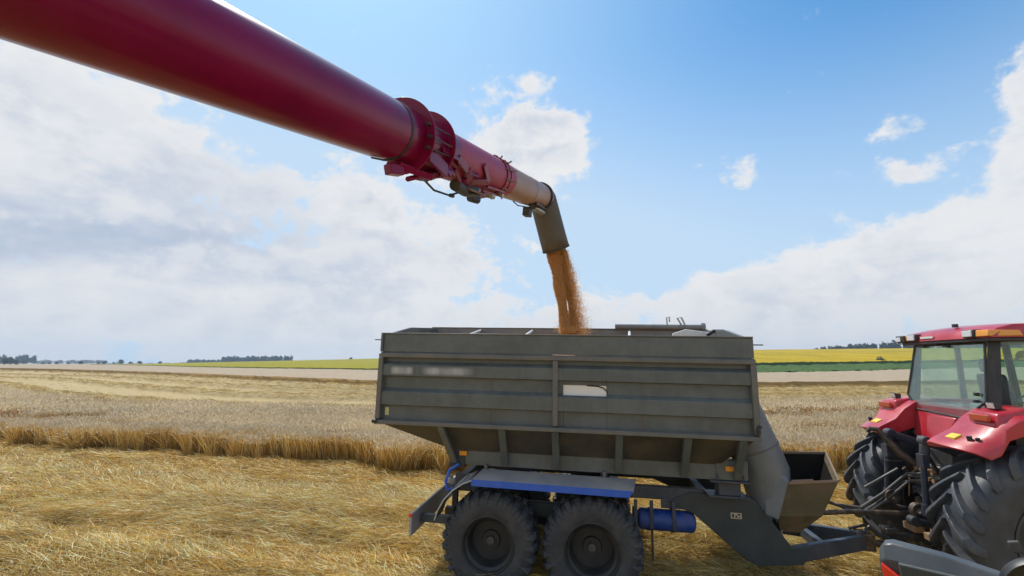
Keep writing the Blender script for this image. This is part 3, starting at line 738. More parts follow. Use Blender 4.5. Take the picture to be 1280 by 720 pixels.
MB().tube([(3.0, -.5, .72), (3.02, -.56, .92), (2.95, -.58, 1.0)], .018, 8).build('drain_hose', M['steel'], tr)
sh = MB().tube([(3.05, -.10, .90), (4.05, -.03, 1.0), (5.15, .02, 1.03)], .032, 12).tube([(3.05, -.10, .90), (3.3, -.08, .925)], .055, 12).tube([(4.9, .01, 1.02), (5.2, .02, 1.03)], .055, 12).build('drive_shaft', M['greasy'], tr)
# mudguard over both near wheels
mg = MB().hexa([(-.87, -1.17, 1.36), (1.15, -1.17, 1.345), (1.22, -.80, 1.40), (-.80, -.80, 1.415), (-.87, -1.17, 1.385), (1.15, -1.17, 1.37), (1.22, -.80, 1.425), (-.80, -.80, 1.44)]).build('mudguard', M['fender_top'], tr, bevel=.004)
MB().hexa([(-.87, -1.185, 1.305), (1.10, -1.185, 1.29), (1.10, -1.171, 1.29), (-.87, -1.171, 1.305), (-.87, -1.185, 1.385), (1.15, -1.185, 1.37), (1.15, -1.171, 1.37), (-.87, -1.171, 1.385)]).build('edge_strip', M['blue'], mg, bevel=.003)
for q in (-.78, .80): MB().box(q, q + .04, -.84, -.80, 1.43, 1.50).build('bracket', M['trailer_rail'], mg)
arc = [(-.87, 1.385), (-1.0, 1.33), (-1.13, 1.24), (-1.24, 1.12), (-1.31, .99), (-1.35, .87)]
am = MB()
for (xa, za), (xb, zb) in zip(arc, arc[1:]):
    am.hexa([(xa, -1.17, za - .02), (xb, -1.17, zb - .02), (xb, -.80, zb - .02), (xa, -.80, za - .02), (xa, -1.17, za), (xb, -1.17, zb), (xb, -.80, zb + .02), (xa, -.80, za + .03)])
am.build('curved_flap', M['plastic'], mg, smooth=50)
MB().tube([(x + .01, -1.175, z - .012) for x, z in arc], .010, 6).build('flap_edge', M['steel'], mg)
MB().tube([(-1.12, -.9, 1.50), (-1.24, -.92, 1.42), (-1.28, -.95, 1.28), (-1.24, -.97, 1.18), (-1.17, -.96, 1.2)], .022, 8).build('air_hose', M['blue'], tr)
MB().tube([(-1.22, -.93, 1.32), (-1.19, -1.0, 1.30)], .04, 12).build('connector', M['steel'], tr)
# rear underrun bar
ub = MB().box(-1.70, -1.665, -1.12, 1.12, .62, .89).build('underrun_bar', M['fender_top'], tr, bevel=.006)
MB().box(-1.705, -1.66, -1.135, -1.121, .86, .90).build('end_reflector', M['red_lens'], ub)
for s in (-1, 1): MB().box(-1.66, -1.15, s * .78 - .04, s * .78 + .04, .70, .80).box(-1.22, -1.15, s * .78 - .04, s * .78 + .04, .70, 1.2).build('underrun_bracket', M['chassis'], tr, bevel=.006)
MB().box(-1.55, 1.3, -.06, .06, .55, .67).box(-.70, -.58, -.7, .7, .55, .67).box(.58, .70, -.7, .7, .55, .67).build('axle', M['black'], tr, bevel=.01)
for x in (-.64, .64):
    for s in (-1, 1): MB().beam((x, s * .55, .66), (x, s * .55, 1.14), .12, .10).build('spring_hanger', M['plate'], tr)
MB().box(-.35, .35, -.6, -.5, .80, 1.0).build('bogie_beam', M['plate'], tr, bevel=.02)

def trailer_wheel():
    """wheel at its own centre; outer face towards -y"""
    root = MB()
    prof = [(.335, -.235), (.36, -.25), (.45, -.262), (.52, -.255), (.56, -.235), (.585, -.19), (.597, -.10), (.60, 0), (.597, .10), (.585, .19), (.56, .235), (.50, .255), (.36, .245), (.335, .23)]
    tyre = root.lathe(prof, (0, 0, 0), (0, 1, 0), 72)
    tb_ = MB(); n = 27
    for k in range(n):
        for s in (-1, 1):
            a = 2 * math.pi * (k + (.5 if s > 0 else 0)) / n; w = .062
            def P(r, ang, y): return (r * math.cos(ang), y, r * math.sin(ang))
            for (r0, y0, r1, y1, tw) in ((.60, .02, .598, .185, .02), (.598, .185, .565, .252, 0)):
                h = .026; out = .012
                tb_.hexa([P(r0 - .02, a - w, s * y0), P(r0 - .02, a + w, s * y0), P(r1 - .02, a + w + tw, s * y1), P(r1 - .02, a - w + tw, s * y1),
                          P(r0 + h, a - w * .85, s * y0), P(r0 + h, a + w * .85, s * y0), P(r1 + h * .7, a + w * .8 + tw, s * (y1 + out)), P(r1 + h * .7, a - w * .8 + tw, s * (y1 + out))])
            # shoulder scallop
            tb_.hexa([P(.48, a - .03, s * .25), P(.48, a + .03, s * .25), P(.555, a + .045, s * .235), P(.555, a - .045, s * .235),
                      P(.49, a - .02, s * .266), P(.49, a + .02, s * .266), P(.56, a + .035, s * .27), P(.56, a - .035, s * .27)])
    return tyre, tb_
def make_wheel(parent, x, y, z, flip):
    t, lug = trailer_wheel()
    w = bpy.data.objects.new('wheel', None); col.objects.link(w); w.parent = parent; w.location = (x, y, z); w.rotation_euler = (0, 0, math.pi if flip else 0)
    t.v += []; ty = t.build('tyre', M['tyre_side'], w, smooth=50)
    lg = lug.build('tread', M['tyre'], w, smooth=0, bevel=.004)
    MB().lathe([(.345, -.225), (.35, -.24), (.335, -.25), (.322, -.245), (.315, -.22), (.30, -.205), (.285, -.20), (.27, -.18), (.26, -.05), (.25, -.02), (.12, -.02), (.11, -.05), (.0, -.05)], (0, 0, 0), (0, 1, 0), 56).lathe([(.31, .0), (.335, .225)], (0, 0, 0), (0, 1, 0), 40).build('rim', M['rim'], w, smooth=40)
    hb = MB().lathe([(.10, -.03), (.10, -.045), (.052, -.05), (.048, -.095), (.0, -.10)], (0, 0, 0), (0, 1, 0), 24)
    hb.build('hub', M['hub'], w)
    w.rotation_euler[1] = 0
    return w
w1 = make_wheel(tr, -.64, -.885, .60, False)
for i, (x, y, z, fl_) in enumerate(((.655, -.885, .62, False), (-.64, .885, .60, True), (.655, .885, .62, True))):
    w = copy_tree(w1, tr); w.location = (x, y, z); w.rotation_euler = (0, 0, math.pi if fl_ else 0)

# heap of grain inside the body
hx, hy = np.meshgrid(np.linspace(-2.1, 2.5, 120), np.linspace(-1.05, 1.05, 60), indexing='ij')
hz = 2.55 + .52 * np.exp(-(((hx - .4) / .9) ** 2 + ((hy - .3) / .8) ** 2)) + .02 * fbm(hx * 5, hy * 5, 3)
gi, gj = np.meshgrid(np.arange(119), np.arange(59), indexing='ij')
def grain_mat():
    m, nt, b = new_mat('grain'); co = obj_coord(nt); n = noise(nt, co, 90, 3, .7)
    nt.links.new(ramp(nt, n, [(.3, (.30, .12, .03)), (.5, (.52, .25, .08)), (.7, (.66, .37, .15))]), b.inputs['Base Color']); b.inputs['Roughness'].default_value = .6
    bump(nt, b, n, .8, .01); return m
M['grain'] = grain_mat()
heap = np_mesh('grain_heap', np.stack([hx, hy, hz], -1).reshape(-1, 3), np.stack([gi * 60 + gj, (gi + 1) * 60 + gj, (gi + 1) * 60 + gj + 1, gi * 60 + gj + 1], -1).reshape(-1, 4), M['grain'], smooth=True)
heap.matrix_world = Matrix.Translation((.4986, 7.111, -.017)) @ rotT
tag(heap, 'heap of tan grain lying inside the trailer body', 'grain', kind='stuff')

# ------------------------------------------------------------------ TRACTOR
tx = thing('tractor', 'red tractor with glazed cab and huge ribbed rear tyres hitched to the trailer', 'tractor', (5.9236, 6.213, 0), (0, 0, -TH))
def tractor_tyre():
    Rr, hw = .87, .27
    t = MB().lathe([(.42, -hw + .03), (.48, -hw - .01), (.66, -hw - .03), (.76, -hw - .015), (.82, -hw + .03), (.852, -.17), (.868, -.08), (.872, 0), (.868, .08), (.852, .17), (.82, hw - .03), (.76, hw + .015), (.66, hw + .03), (.48, hw + .01), (.42, hw - .03)], (0, 0, 0), (0, 1, 0), 96)
    lg = MB(); n = 21
    for s in (-1, 1):
        for k in range(n):
            a0 = 2 * math.pi * (k + (.5 if s > 0 else 0)) / n
            prev = None
            for q in np.linspace(0, 1, 8):
                y = s * (.005 + min(q / .8, 1) * (hw + .015)); lag = -.42 * q ** .9
                r = .868 - .018 * (q / .8) ** 2 if q < .8 else .85 - .085 * (q - .8) / .2
                hh = .060 if q < .8 else .060 - .02 * (q - .8) / .2
                if q >= .8: y = s * (hw + .005 + .035 * (q - .8) / .2)
                w = .036 + .014 * q; a = a0 + lag
                # tyre angle a: x=-cos, z=sin; the bar runs down and outwards on the rear face
                def P(rr, aa, yy): return (-rr * math.cos(aa), yy, rr * math.sin(aa))
                cur = [P(r - .03, a - w * 1.25, y), P(r - .03, a + w * 1.25, y), P(r + hh, a + w * .8, y), P(r + hh, a - w * .8, y)]
                if prev: lg.hexa([prev[0], prev[1], cur[1], cur[0], prev[3], prev[2], cur[2], cur[3]])
                prev = cur
    # weld the bar cross-sections by distance later through remove doubles
    return t, lg
def make_tractor_wheel(parent, x, y, z, scale=1., front=False):
    t, lg = tractor_tyre(); w = bpy.data.objects.new('wheel', None); col.objects.link(w); w.parent = parent; w.location = (x, y, z); w.scale = (scale, 1.03, scale)
    t.build('tyre', M['tractor_tyre'], w, smooth=60)
    l = lg.build('tread', M['tractor_tyre'], w, smooth=0)
    import bmesh
    bm = bmesh.new(); bm.from_mesh(l.data); bmesh.ops.remove_doubles(bm, verts=bm.verts, dist=.0006)
    seen = {}
    for f in list(bm.faces):
        k = tuple(sorted(v.index for v in f.verts)); seen.setdefault(k, []).append(f)
    for k, fs in seen.items():
        if len(fs) > 1: bmesh.ops.delete(bm, geom=fs, context='FACES_ONLY')
    bmesh.ops.recalc_face_normals(bm, faces=bm.faces); bm.to_mesh(l.data); bm.free()
    l.data.shade_smooth(); l.data.set_sharp_from_angle(angle=R(40))
    b = l.modifiers.new('bevel', 'BEVEL'); b.width = .008; b.segments = 2; b.limit_method = 'ANGLE'; b.angle_limit = R(40)
    MB().lathe([(.43, -.22), (.44, -.265), (.415, -.27), (.40, -.24), (.38, -.1), (.15, -.08), (.14, -.16), (0, -.17)], (0, 0, 0), (0, 1, 0), 48).lathe([(.43, .22), (.415, .27), (.38, .1), (.15, .1), (0, .1)], (0, 0, 0), (0, 1, 0), 48).build('rim', M['hub'], w, smooth=40)
    return w
tw = make_tractor_wheel(tx, .07, -.885, .955, 1.045)
w = copy_tree(tw, tx); w.location = (.07, .885, .955)
for s in (-1, 1):
    w = copy_tree(tw, tx); w.location = (2.75, s * .8, .70); w.scale = (.74, .8, .74)
# fenders
def fender(s):
    # rows across y (inner->outer), columns along x
    m = MB()
    yi, yo = .50, 1.12
    top = [(-.68, 1.895), (-.62, 1.945), (-.40, 2.06), (-.27, 2.20), (-.12, 2.30), (.2, 2.345), (.7, 2.34), (1.05, 2.2), (1.25, 1.95)]
    und = [(-.66, 1.845), (-.55, 1.835), (-.38, 1.86), (-.25, 1.91), (-.08, 1.97), (.2, 2.02), (.6, 1.99), (.9, 1.88), (1.12, 1.7)]
    ys = [yi, yi + .05, .78, .95, yo - .06, yo]
    n = len(top); vs, fs = [], []
    for iy, y in enumerate(ys):
        e = [0, .012, .0, -.01, -.03, -.075][iy]; cut = [.0, 0, 0, .03, .10, .20][iy]
        for k in range(n): vs.append((top[k][0] + (cut if k < 3 else 0) * (1 if k < 2 else .5), s * y, top[k][1] + e))
        for k in range(n): vs.append((und[k][0] + (cut if k < 3 else 0) * (1 if k < 2 else .5), s * y, min(und[k][1] + [0, 0, .03, .06, .09, .10][iy], top[k][1] + e - .02)))
    W = 2 * n
    for iy in range(len(ys) - 1):
        for k in range(n - 1):
            a = iy * W + k; fs.append((a, a + 1, a + W + 1, a + W)); a += n; fs.append((a, a + W, a + W + 1, a + 1))
        a = iy * W; fs.append((a, a + W, a + W + n, a + n)); a = iy * W + n - 1; fs.append((a, a + n, a + W + n, a + W))
    for iy in (0, len(ys) - 1):
        for k in range(n - 1):
            a = iy * W + k; fs.append((a, a + n, a + n + 1, a + 1))
    m.add(vs, fs); ob = m.build('fender', M['red'], tx, smooth=50, bevel=.012, seg=3)
    return ob
fn, ff = fender(-1), fender(1)
for s, f_ in ((-1, fn), (1, ff)):
    # raised lamp pod, tail lamp, stickers, bolts, work lamp
    pod = MB().hexa([(-.31, s * .66, 2.14), (-.31, s * 1.06, 2.12), (.05, s * 1.06, 2.28), (.05, s * .66, 2.30), (-.27, s * .68, 2.31), (-.26, s * 1.03, 2.29), (.05, s * 1.03, 2.36), (.05, s * .68, 2.37)]).build('lamp_pod', M['red'], f_, bevel=.03, seg=3)
    MB().box(-.335, -.30, min(s * .72, s * .99), max(s * .72, s * .99), 2.195, 2.275).build('tail_lamp', M['orange_lens'], f_, bevel=.012)
    sl = MB().hexa([(-.57, s * .66, 1.96), (-.57, s * .80, 1.96), (-.49, s * .80, 2.0), (-.49, s * .66, 2.0), (-.572, s * .66, 1.988), (-.572, s * .80, 1.988), (-.492, s * .80, 2.030), (-.492, s * .66, 2.030)])
    sl.build('warning_sticker', M['yellow'], f_)
    MB().cyl((-.50, s * .93, 1.97), (-.51, s * .93, 2.03), .026, seg=14).cyl((-.46, s * .99, 1.98), (-.47, s * .99, 2.02), .022, seg=14).build('switch_button', M['black'], f_)
    MB().cyl((-.57, s * .93, 1.90), (-.60, s * .93, 1.92), .018, seg=12).build('switch_knob', M['white'], f_)
    wl = MB().cyl((-.14, s * .86, 2.28), (-.14, s * .86, 2.35), .012, seg=8).hexa([(-.18, s * .80, 2.33), (-.18, s * .92, 2.33), (-.10, s * .90, 2.34), (-.10, s * .82, 2.34), (-.195, s * .80, 2.41), (-.195, s * .92, 2.41), (-.10, s * .90, 2.395), (-.10, s * .82, 2.395)]).build('work_lamp', M['black'], f_, bevel=.008)
    MB().hexa([(-.188, s * .812, 2.342), (-.188, s * .908, 2.342), (-.183, s * .908, 2.342), (-.183, s * .812, 2.342), (-.202, s * .812, 2.40), (-.202, s * .908, 2.40), (-.192, s * .908, 2.40), (-.192, s * .812, 2.40)]).build('lamp_glass', M['clear_lens'], wl)
# rear body between the fenders
MB().hexa([(-.20, -.51, 1.83), (-.20, .51, 1.83), (.6, .51, 1.7), (.6, -.51, 1.7), (-.10, -.51, 2.30), (-.10, .51, 2.30), (.6, .51, 2.32), (.6, -.51, 2.32)]).build('rear_panel', M['red'], tx, bevel=.03, seg=3)
MB().hexa([(-.26, -.18, 1.83), (-.26, .18, 1.83), (-.15, .18, 1.80), (-.15, -.18, 1.80), (-.15, -.26, 2.16), (-.15, .26, 2.16), (-.1, .26, 2.16), (-.1, -.26, 2.16)]).build('rear_panel_bulge', M['red'], tx, bevel=.02)
# cab
xr = .065
gl = [(-.60, 3.11), (.62, 3.11), (.69, 2.40), (.50, 2.21), (-.36, 2.17), (-.67, 2.40)]
def xg(z): return -.12 + (z - 2.2) * .20
vs = [(xg(z), y, z) for y, z in gl] + [(xg(z) - .008, y, z) for y, z in gl]
n = 6
rg = MB().add(vs, [tuple(range(n)), tuple(range(2 * n - 1, n - 1, -1))] + [(i, i + n, (i + 1) % n + n, (i + 1) % n) for i in range(n)]).build('rear_window', M['glass'], tx, smooth=0)
seal = MB()
for i in range(n):
    a, b_ = gl[i], gl[(i + 1) % n]; seal.tube([(xg(a[1]) - .004, a[0], a[1]), (xg(b_[1]) - .004, b_[0], b_[1])], .014, 6)
seal.build('window_seal', M['black'], rg)
for q in ((3.075, 3.10, -.05, .03), (3.085, 3.115, .38, .50), (2.46, 2.50, -.56, -.53), (2.38, 2.41, -.56, -.53)): MB().box(xg(q[0]) - .04, xg(q[1]), q[2], q[3], q[0], q[1]).build('window_hinge', M['black'], rg)
for s in (-1, 1):
    # corner pillar, side window, door frame
    MB().hexa([(xg(2.15) - .01, s * .66, 2.15), (xg(2.15) + .14, s * .73, 2.15), (xg(2.15) + .16, s * .66, 2.15), (xg(2.15) + .05, s * .62, 2.15), (xg(3.13), s * .63, 3.13), (xg(3.13) + .09, s * .70, 3.13), (xg(3.13) + .10, s * .64, 3.13), (xg(3.13) + .04, s * .60, 3.13)]).build('cab_pillar', M['black'], tx, bevel=.01)
    MB().hexa([(1.30, s * .70, 1.5), (1.38, s * .70, 1.5), (1.38, s * .64, 1.5), (1.30, s * .64, 1.5), (1.22, s * .68, 3.13), (1.29, s * .68, 3.13), (1.29, s * .62, 3.13), (1.22, s * .62, 3.13)]).build('cab_pillar', M['black'], tx, bevel=.01)
    MB().hexa([(.14, s * .715, 2.34), (1.32, s * .715, 2.34), (1.32, s * .709, 2.34), (.14, s * .709, 2.34), (.17, s * .685, 3.13), (1.25, s * .685, 3.13), (1.25, s * .679, 3.13), (.17, s * .679, 3.13)]).build('side_window', M['glass'], tx, smooth=0)
    MB().box(.10, 1.34, min(s * .66, s * .735), max(s * .66, s * .735), 2.27, 2.345).box(.10, 1.34, min(s * .66, s * .735), max(s * .66, s * .735), 1.4, 2.27).build('door_sill', M['black'], tx, bevel=.01)
MB().hexa([(1.34, -.66, 2.2), (1.42, -.5, 2.2), (1.42, .5, 2.2), (1.34, .66, 2.2), (1.26, -.64, 3.13), (1.33, -.5, 3.13), (1.33, .5, 3.13), (1.26, .64, 3.13)]).build('windscreen', M['glass'], tx, smooth=0)
MB().box(.0, 1.40, -.69, .69, 1.35, 1.50).box(-.08, .02, -.55, .55, 1.5, 2.2).box(1.36, 1.42, -.66, .66, 1.4, 2.2).build('cab_floor', M['black'], tx, bevel=.01)
# roof
rp = [(-.02, 3.17), (0., 3.235), (.08, 3.30), (.25, 3.345), (.9, 3.36), (1.4, 3.33), (1.6, 3.26), (1.62, 3.17)]
ry = [(-.80, -.06), (-.77, -.015), (-.6, .0), (0, .018), (.6, 0), (.77, -.015), (.80, -.06)]
vs, fs = [], []
for y, dz in ry:
    for k, (x, z) in enumerate(rp): vs.append((x, y, z + (dz if 0 < k < 7 else 0)))
m_ = len(rp)
for i in range(len(ry) - 1):
    for k in range(m_ - 1): a = i * m_ + k; fs.append((a, a + 1, a + m_ + 1, a + m_))
    a = i * m_; fs.append((a, a + m_, a + m_ + m_ - 1, a + m_ - 1))
fs += [tuple(range(m_)), tuple((len(ry) - 1) * m_ + k for k in range(m_ - 1, -1, -1))]
roof = MB().add(vs, fs).build('roof', M['red'], tx, smooth=45, bevel=.012, seg=3)
MB().box(-.01, 1.58, -.78, .78, 3.125, 3.168).build('roof_underside', M['black'], roof, bevel=.01)
for s in (-1, 1):
    lh = MB().box(-.05, .10, min(s * .42, s * .60), max(s * .42, s * .60), 3.175, 3.28).build('roof_lamp', M['black'], roof, bevel=.015)
    MB().box(-.062, -.045, min(s * .435, s * .58), max(s * .435, s * .58), 3.19, 3.268).build('lamp_glass', M['clear_lens'], lh, bevel=.006)
    MB().hexa([(-.04, s * .61, 3.185), (-.035, s * .79, 3.185), (.30, s * .83, 3.185), (.30, s * .61, 3.185), (-.03, s * .61, 3.268), (-.025, s * .785, 3.262), (.28, s * .822, 3.255), (.30, s * .61, 3.27)]).build('turn_lamp', M['amber'], roof, bevel=.008)
    MB().hexa([(.60, s * .695, 2.34), (.67, s * .695, 2.34), (.67, s * .65, 2.34), (.60, s * .65, 2.34), (.60, s * .675, 3.13), (.66, s * .675, 3.13), (.66, s * .63, 3.13), (.60, s * .63, 3.13)]).build('cab_pillar', M['black'], tx, bevel=.01)
MB().hexa([(-.06, .64, 3.165), (-.06, .82, 3.165), (.08, .82, 3.165), (.08, .64, 3.165), (-.07, .66, 3.27), (-.07, .82, 3.27), (.08, .82, 3.27), (.08, .64, 3.27)]).build('corner_lamp', M['black'], roof, bevel=.012)
MB().box(-.075, -.068, .71, .80, 3.185, 3.25).build('lamp_glass', M['clear_lens'], roof)
MB().box(-.025, -.012, .12, .36, 3.205, 3.235).build('name_strip', M['white'], roof)
MB().box(.1, .16, -.1, -.07, 3.34, 3.385).build('aerial_foot', M['black'], roof)
# inside the cab
MB().hexa([(.52, -.24, 1.95), (.95, -.24, 1.98), (.95, .24, 1.98), (.52, .24, 1.95), (.50, -.24, 2.10), (.95, -.22, 2.10), (.95, .22, 2.10), (.50, .24, 2.10)]).hexa([(.44, -.36, 2.08), (.56, -.36, 2.08), (.56, .10, 2.08), (.44, .10, 2.08), (.36, -.32, 2.72), (.46, -.32, 2.72), (.46, .06, 2.72), (.36, .06, 2.72)]).hexa([(.36, -.24, 2.74), (.44, -.24, 2.74), (.44, -.02, 2.74), (.36, -.02, 2.74), (.34, -.22, 2.92), (.42, -.22, 2.92), (.42, -.04, 2.92), (.34, -.04, 2.92)]).build('seat', M['plastic'], tx, bevel=.05, seg=4)
MB().box(1.05, 1.25, -.12, .12, 1.5, 2.25).tube([(1.12, 0, 2.2), (1.0, 0, 2.42)], .03, 8).lathe([(.17, -.012), (.195, 0), (.17, .012)], (1.0, 0, 2.43), (-.5, 0, .85), 28, closed=True).build('steering_wheel', M['black'], tx)
MB().box(.95, 1.0, -.52, -.30, 2.4, 2.75).tube([(.98, -.4, 2.1), (.98, -.4, 2.45)], .015, 6).build('monitor', M['black'], tx, bevel=.01)
MB().box(.9, 1.3, -.64, -.35, 1.5, 2.15).box(.35, .9, -.62, -.34, 1.5, 2.25).box(.05, .3, -.60, .60, 1.5, 2.24).build('console', M['plastic'], tx, bevel=.03)
MB().tube([(.13, .1, 2.28), (.15, -.22, 2.28)], .035, 12).tube([(.12, -.24, 2.28), (.11, -.38, 2.29)], .028, 10).build('green_bottle', lamp_mat('green_plastic', (.03, .32, .10)), tx)
MB().box(.08, .24, .18, .42, 2.245, 2.31).build('blue_cloth', lamp_mat('teal_cloth', (.05, .22, .28), .8), tx, bevel=.02)
cap_ = MB().lathe([(.0, .10), (.06, .09), (.09, .05), (.10, .0)], (.62, -.42, 2.92), (0, 0, 1), 20).box(.48, .6, -.49, -.35, 2.915, 2.925).build('hanging_cap', M['yellow'], tx)
# hood and front
MB().hexa([(1.42, -.36, 1.35), (3.5, -.30, 1.30), (3.5, .30, 1.30), (1.42, .36, 1.35), (1.42, -.34, 2.18), (3.45, -.24, 1.85), (3.45, .24, 1.85), (1.42, .34, 2.18)]).build('hood', M['red'], tx, bevel=.08, seg=4)
MB().box(-.25, 3.4, -.26, .26, .75, 1.35).box(-.12, .16, -.62, .62, .75, 1.12).box(.0, .2, -.58, .58, 1.0, 1.9).box(2.65, 2.85, -.6, .6, .6, .8).build('drivetrain', M['black'], tx, bevel=.03)
MB().tube([(1.7, -.4, 1.6), (1.7, -.4, 3.0)], .05, 14).build('exhaust', M['black'], tx)
# three point linkage, hydraulics, drawbar
MB().box(-.42, -.15, -.26, .26, .95, 1.55).box(-.30, -.1, -.32, .32, 1.45, 1.75).build('linkage_housing', M['black'], tx, bevel=.03)
for s in (-1, 1):
    MB().beam((-.16, s * .30, 1.72), (-.60, s * .34, 1.87), .06, .10).cyl((-.60, s * .28, 1.88), (-.60, s * .40, 1.88), .06, seg=14).build('lift_arm', M['blueblack'], tx, bevel=.01)
    MB().tube([(-.60, s * .34, 1.86), (-.64, s * .35, 1.62), (-.66, s * .355, 1.60)], [.05, .055, .045], 12).tube([(-.655, s * .355, 1.62), (-.70, s * .37, 1.12)], .034, 12).tube([(-.70, s * .37, 1.12), (-.71, s * .37, .98)], .05, 12).box(-.69, -.62, s * .35 - .06, s * .35 + .06, 1.56, 1.72).build('lift_rod', M['blueblack'], tx, bevel=.004)
    MB().tube([(-.15, s * .30, .78), (-.55, s * .36, .86), (-.85, s * .40, .92)], [.05, .045, .05], 10).cyl((-.88, s * .35, .93), (-.88, s * .45, .93), .06, seg=14).build('lower_link', M['black'], tx, bevel=.005)
    MB().tube([(-.2, s * .22, 1.15), (-.5, s * .30, 1.42)], .035, 10).tube([(-.35, s * .25, 1.28), (-.6, s * .33, 1.75)], .022, 8).build('lift_cylinder', M['greasy'], tx)
MB().tube([(-.30, .02, 1.36), (-.58, .20, 1.62), (-.72, .30, 1.86)], [.035, .05, .035], 12).tube([(-.72, .30, 1.86), (-.76, .33, 1.93), (-.83, .36, 1.93), (-.86, .38, 1.88)], .032, 10).build('top_link', M['greasy'], tx)
MB().tube([(-.30, .25, 1.86), (-.6, -.28, 1.83)], .015, 6).tube([(-.32, -.02, 1.56), (-.7, .35, 1.5)], .012, 6).tube([(-.45, -.1, 1.63), (-.62, -.22, 1.60)], .035, 8).build('cross_rod', M['black'], tx)
for i, (z, dy) in enumerate(((1.42, .06), (1.38, .10), (1.34, .02), (1.30, .14))):
    MB().tube([(-.36, -.05 - .03 * i, z), (-.60, .02 + dy, z - .03), (-.9, .08 + dy, z - .32), (-1.2, .05 + dy, z - .50), (-1.55, .02 + dy * .5, z - .46 + .04 * i), (-1.95, -.12, 1.10 + .03 * i), (-2.35, -.35, .98)], .017, 8).build('hydraulic_hose', M['hose'], tx)
MB().tube([(-.62, .22, 1.42), (-1.02, .30, 1.14)], .018, 8).build('hose_pipe', M['hose'], tx)
MB().tube([(-.40, -.12, 1.2), (-.52, -.11, 1.0), (-.45, -.05, .8)], .008, 6).tube([(-.38, .1, 1.55), (-.55, .12, 1.35), (-.6, .1, 1.1)], .008, 6).build('control_cable', M['ochre'], tx)
cp = MB()
for k in range(4):
    for j in range(2): cp.cyl((-.40, -.20 + .10 * k, 1.36 + .10 * j), (-.48, -.20 + .10 * k, 1.36 + .10 * j), .028, seg=12)
cp.build('coupler_block', M['ochre'], tx)
MB().cyl((-.42, 0, 1.06), (-.56, 0, 1.06), .06, seg=16).lathe([(.09, -.06), (.14, -.02), (.14, .1)], (-.5, 0, 1.08), (1, 0, 0), 20).build('power_takeoff', M['greasy'], tx)
MB().box(-.50, -.30, -.20, .20, .98, 1.22).build('hitch_frame', M['blueblack'], tx, bevel=.02)
for xx, yy, zz in ((-.74, -.28, 1.02), (-.80, .12, 1.08)): MB().lathe([(.04, -.04), (.09, -.04), (.09, .04), (.04, .04)], (xx, yy, zz), (0, 1, 0), 20, closed=True).build('link_eye', M['greasy'], tx)
MB().box(-.98, .2, -.05, .05, .58, .66).box(-1.02, -.86, -.09, .09, .66, .72).cyl((-.93, 0, .5), (-.93, 0, .80), .02, seg=10).build('drawbar', M['black'], tx, bevel=.01)
MB().box(-.72, -.60, -.12, .10, .70, .78).box(-.66, -.52, -.30, -.18, .66, .74).tube([(-.6, .1, .9), (-.72, .05, .72)], .018, 6).tube([(-.55, -.2, .95), (-.62, -.26, .7)], .018, 6).build('chain_bracket', M['ochre'], tx, bevel=.006)

# ------------------------------------------------------------------ UNLOADING AUGER
P0 = Vector((.16667, 5.91426, 5.23757)); DV = Vector((.304865, .921504, .240597)).normalized()
au = thing('unloading_auger', 'long crimson unloading auger tube reaching over the trailer from upper left', 'auger', tuple(P0))
qa = DV.to_track_quat('Z', 'Y'); au.rotation_mode = 'QUATERNION'; au.rotation_quaternion = qa
# local frame: z along the tube; find the local direction of world down and of the viewer side
inv = qa.inverted(); dn = inv @ Vector((0, 0, -1)); dn.z = 0; dn.normalize(); sdv = Vector((0, 0, 1)).cross(dn)
if (qa @ sdv).x > 0: sdv = -sdv          # sdv points to the left of the tube (towards the camera side... world -x)
rgt = -sdv
def L(s, a, r):
    """point at distance s along, angle a from straight down towards the right-hand/near side, radius r"""
    v = dn * math.cos(a) * r + rgt * math.sin(a) * r; return (v.x, v.y, s)
def ringz(mb, prof, seg=64): return mb.lathe(prof, (0, 0, 0), (0, 0, 1), seg, closed=False)
def rings(mb, prof, seg=64): return mb.lathe(prof, (0, 0, 0), (0, 0, 1), seg, closed=True)
MB().lathe([(.205, -8.5), (.205, -3.33)], (0, 0, 0), (0, 0, 1), 96).build('main_tube', M['auger'], au)
rings(MB(), [(.200, -3.36), (.209, -3.36), (.209, -3.335), (.200, -3.335)]).build('seam_band', M['black'], au)
MB().lathe([(.203, -3.335), (.203, -2.55)], (0, 0, 0), (0, 0, 1), 80).build('joint_sleeve', M['auger'], au)
def half_flange(s0, s1, r1, a0, a1, name):
    m = MB(); n = 40; vs, fs = [], []
    for k in range(n + 1):
        a = a0 + (a1 - a0) * k / n
        vs += [L(s0, a, .2), L(s0, a, r1), L(s1, a, r1), L(s1, a, .2)]
    for k in range(n):
        for j in range(4): fs.append((k * 4 + j, (k + 1) * 4 + j, (k + 1) * 4 + (j + 1) % 4, k * 4 + (j + 1) % 4))
    fs += [(0, 1, 2, 3), (n * 4 + 3, n * 4 + 2, n * 4 + 1, n * 4)]
    return m.add(vs, fs).build(name, M['auger'], au, smooth=40, bevel=.004)
half_flange(-3.16, -3.145, .272, R(-40), R(290), 'joint_flange')
half_flange(-2.82, -2.805, .272, R(-30), R(280), 'joint_flange')
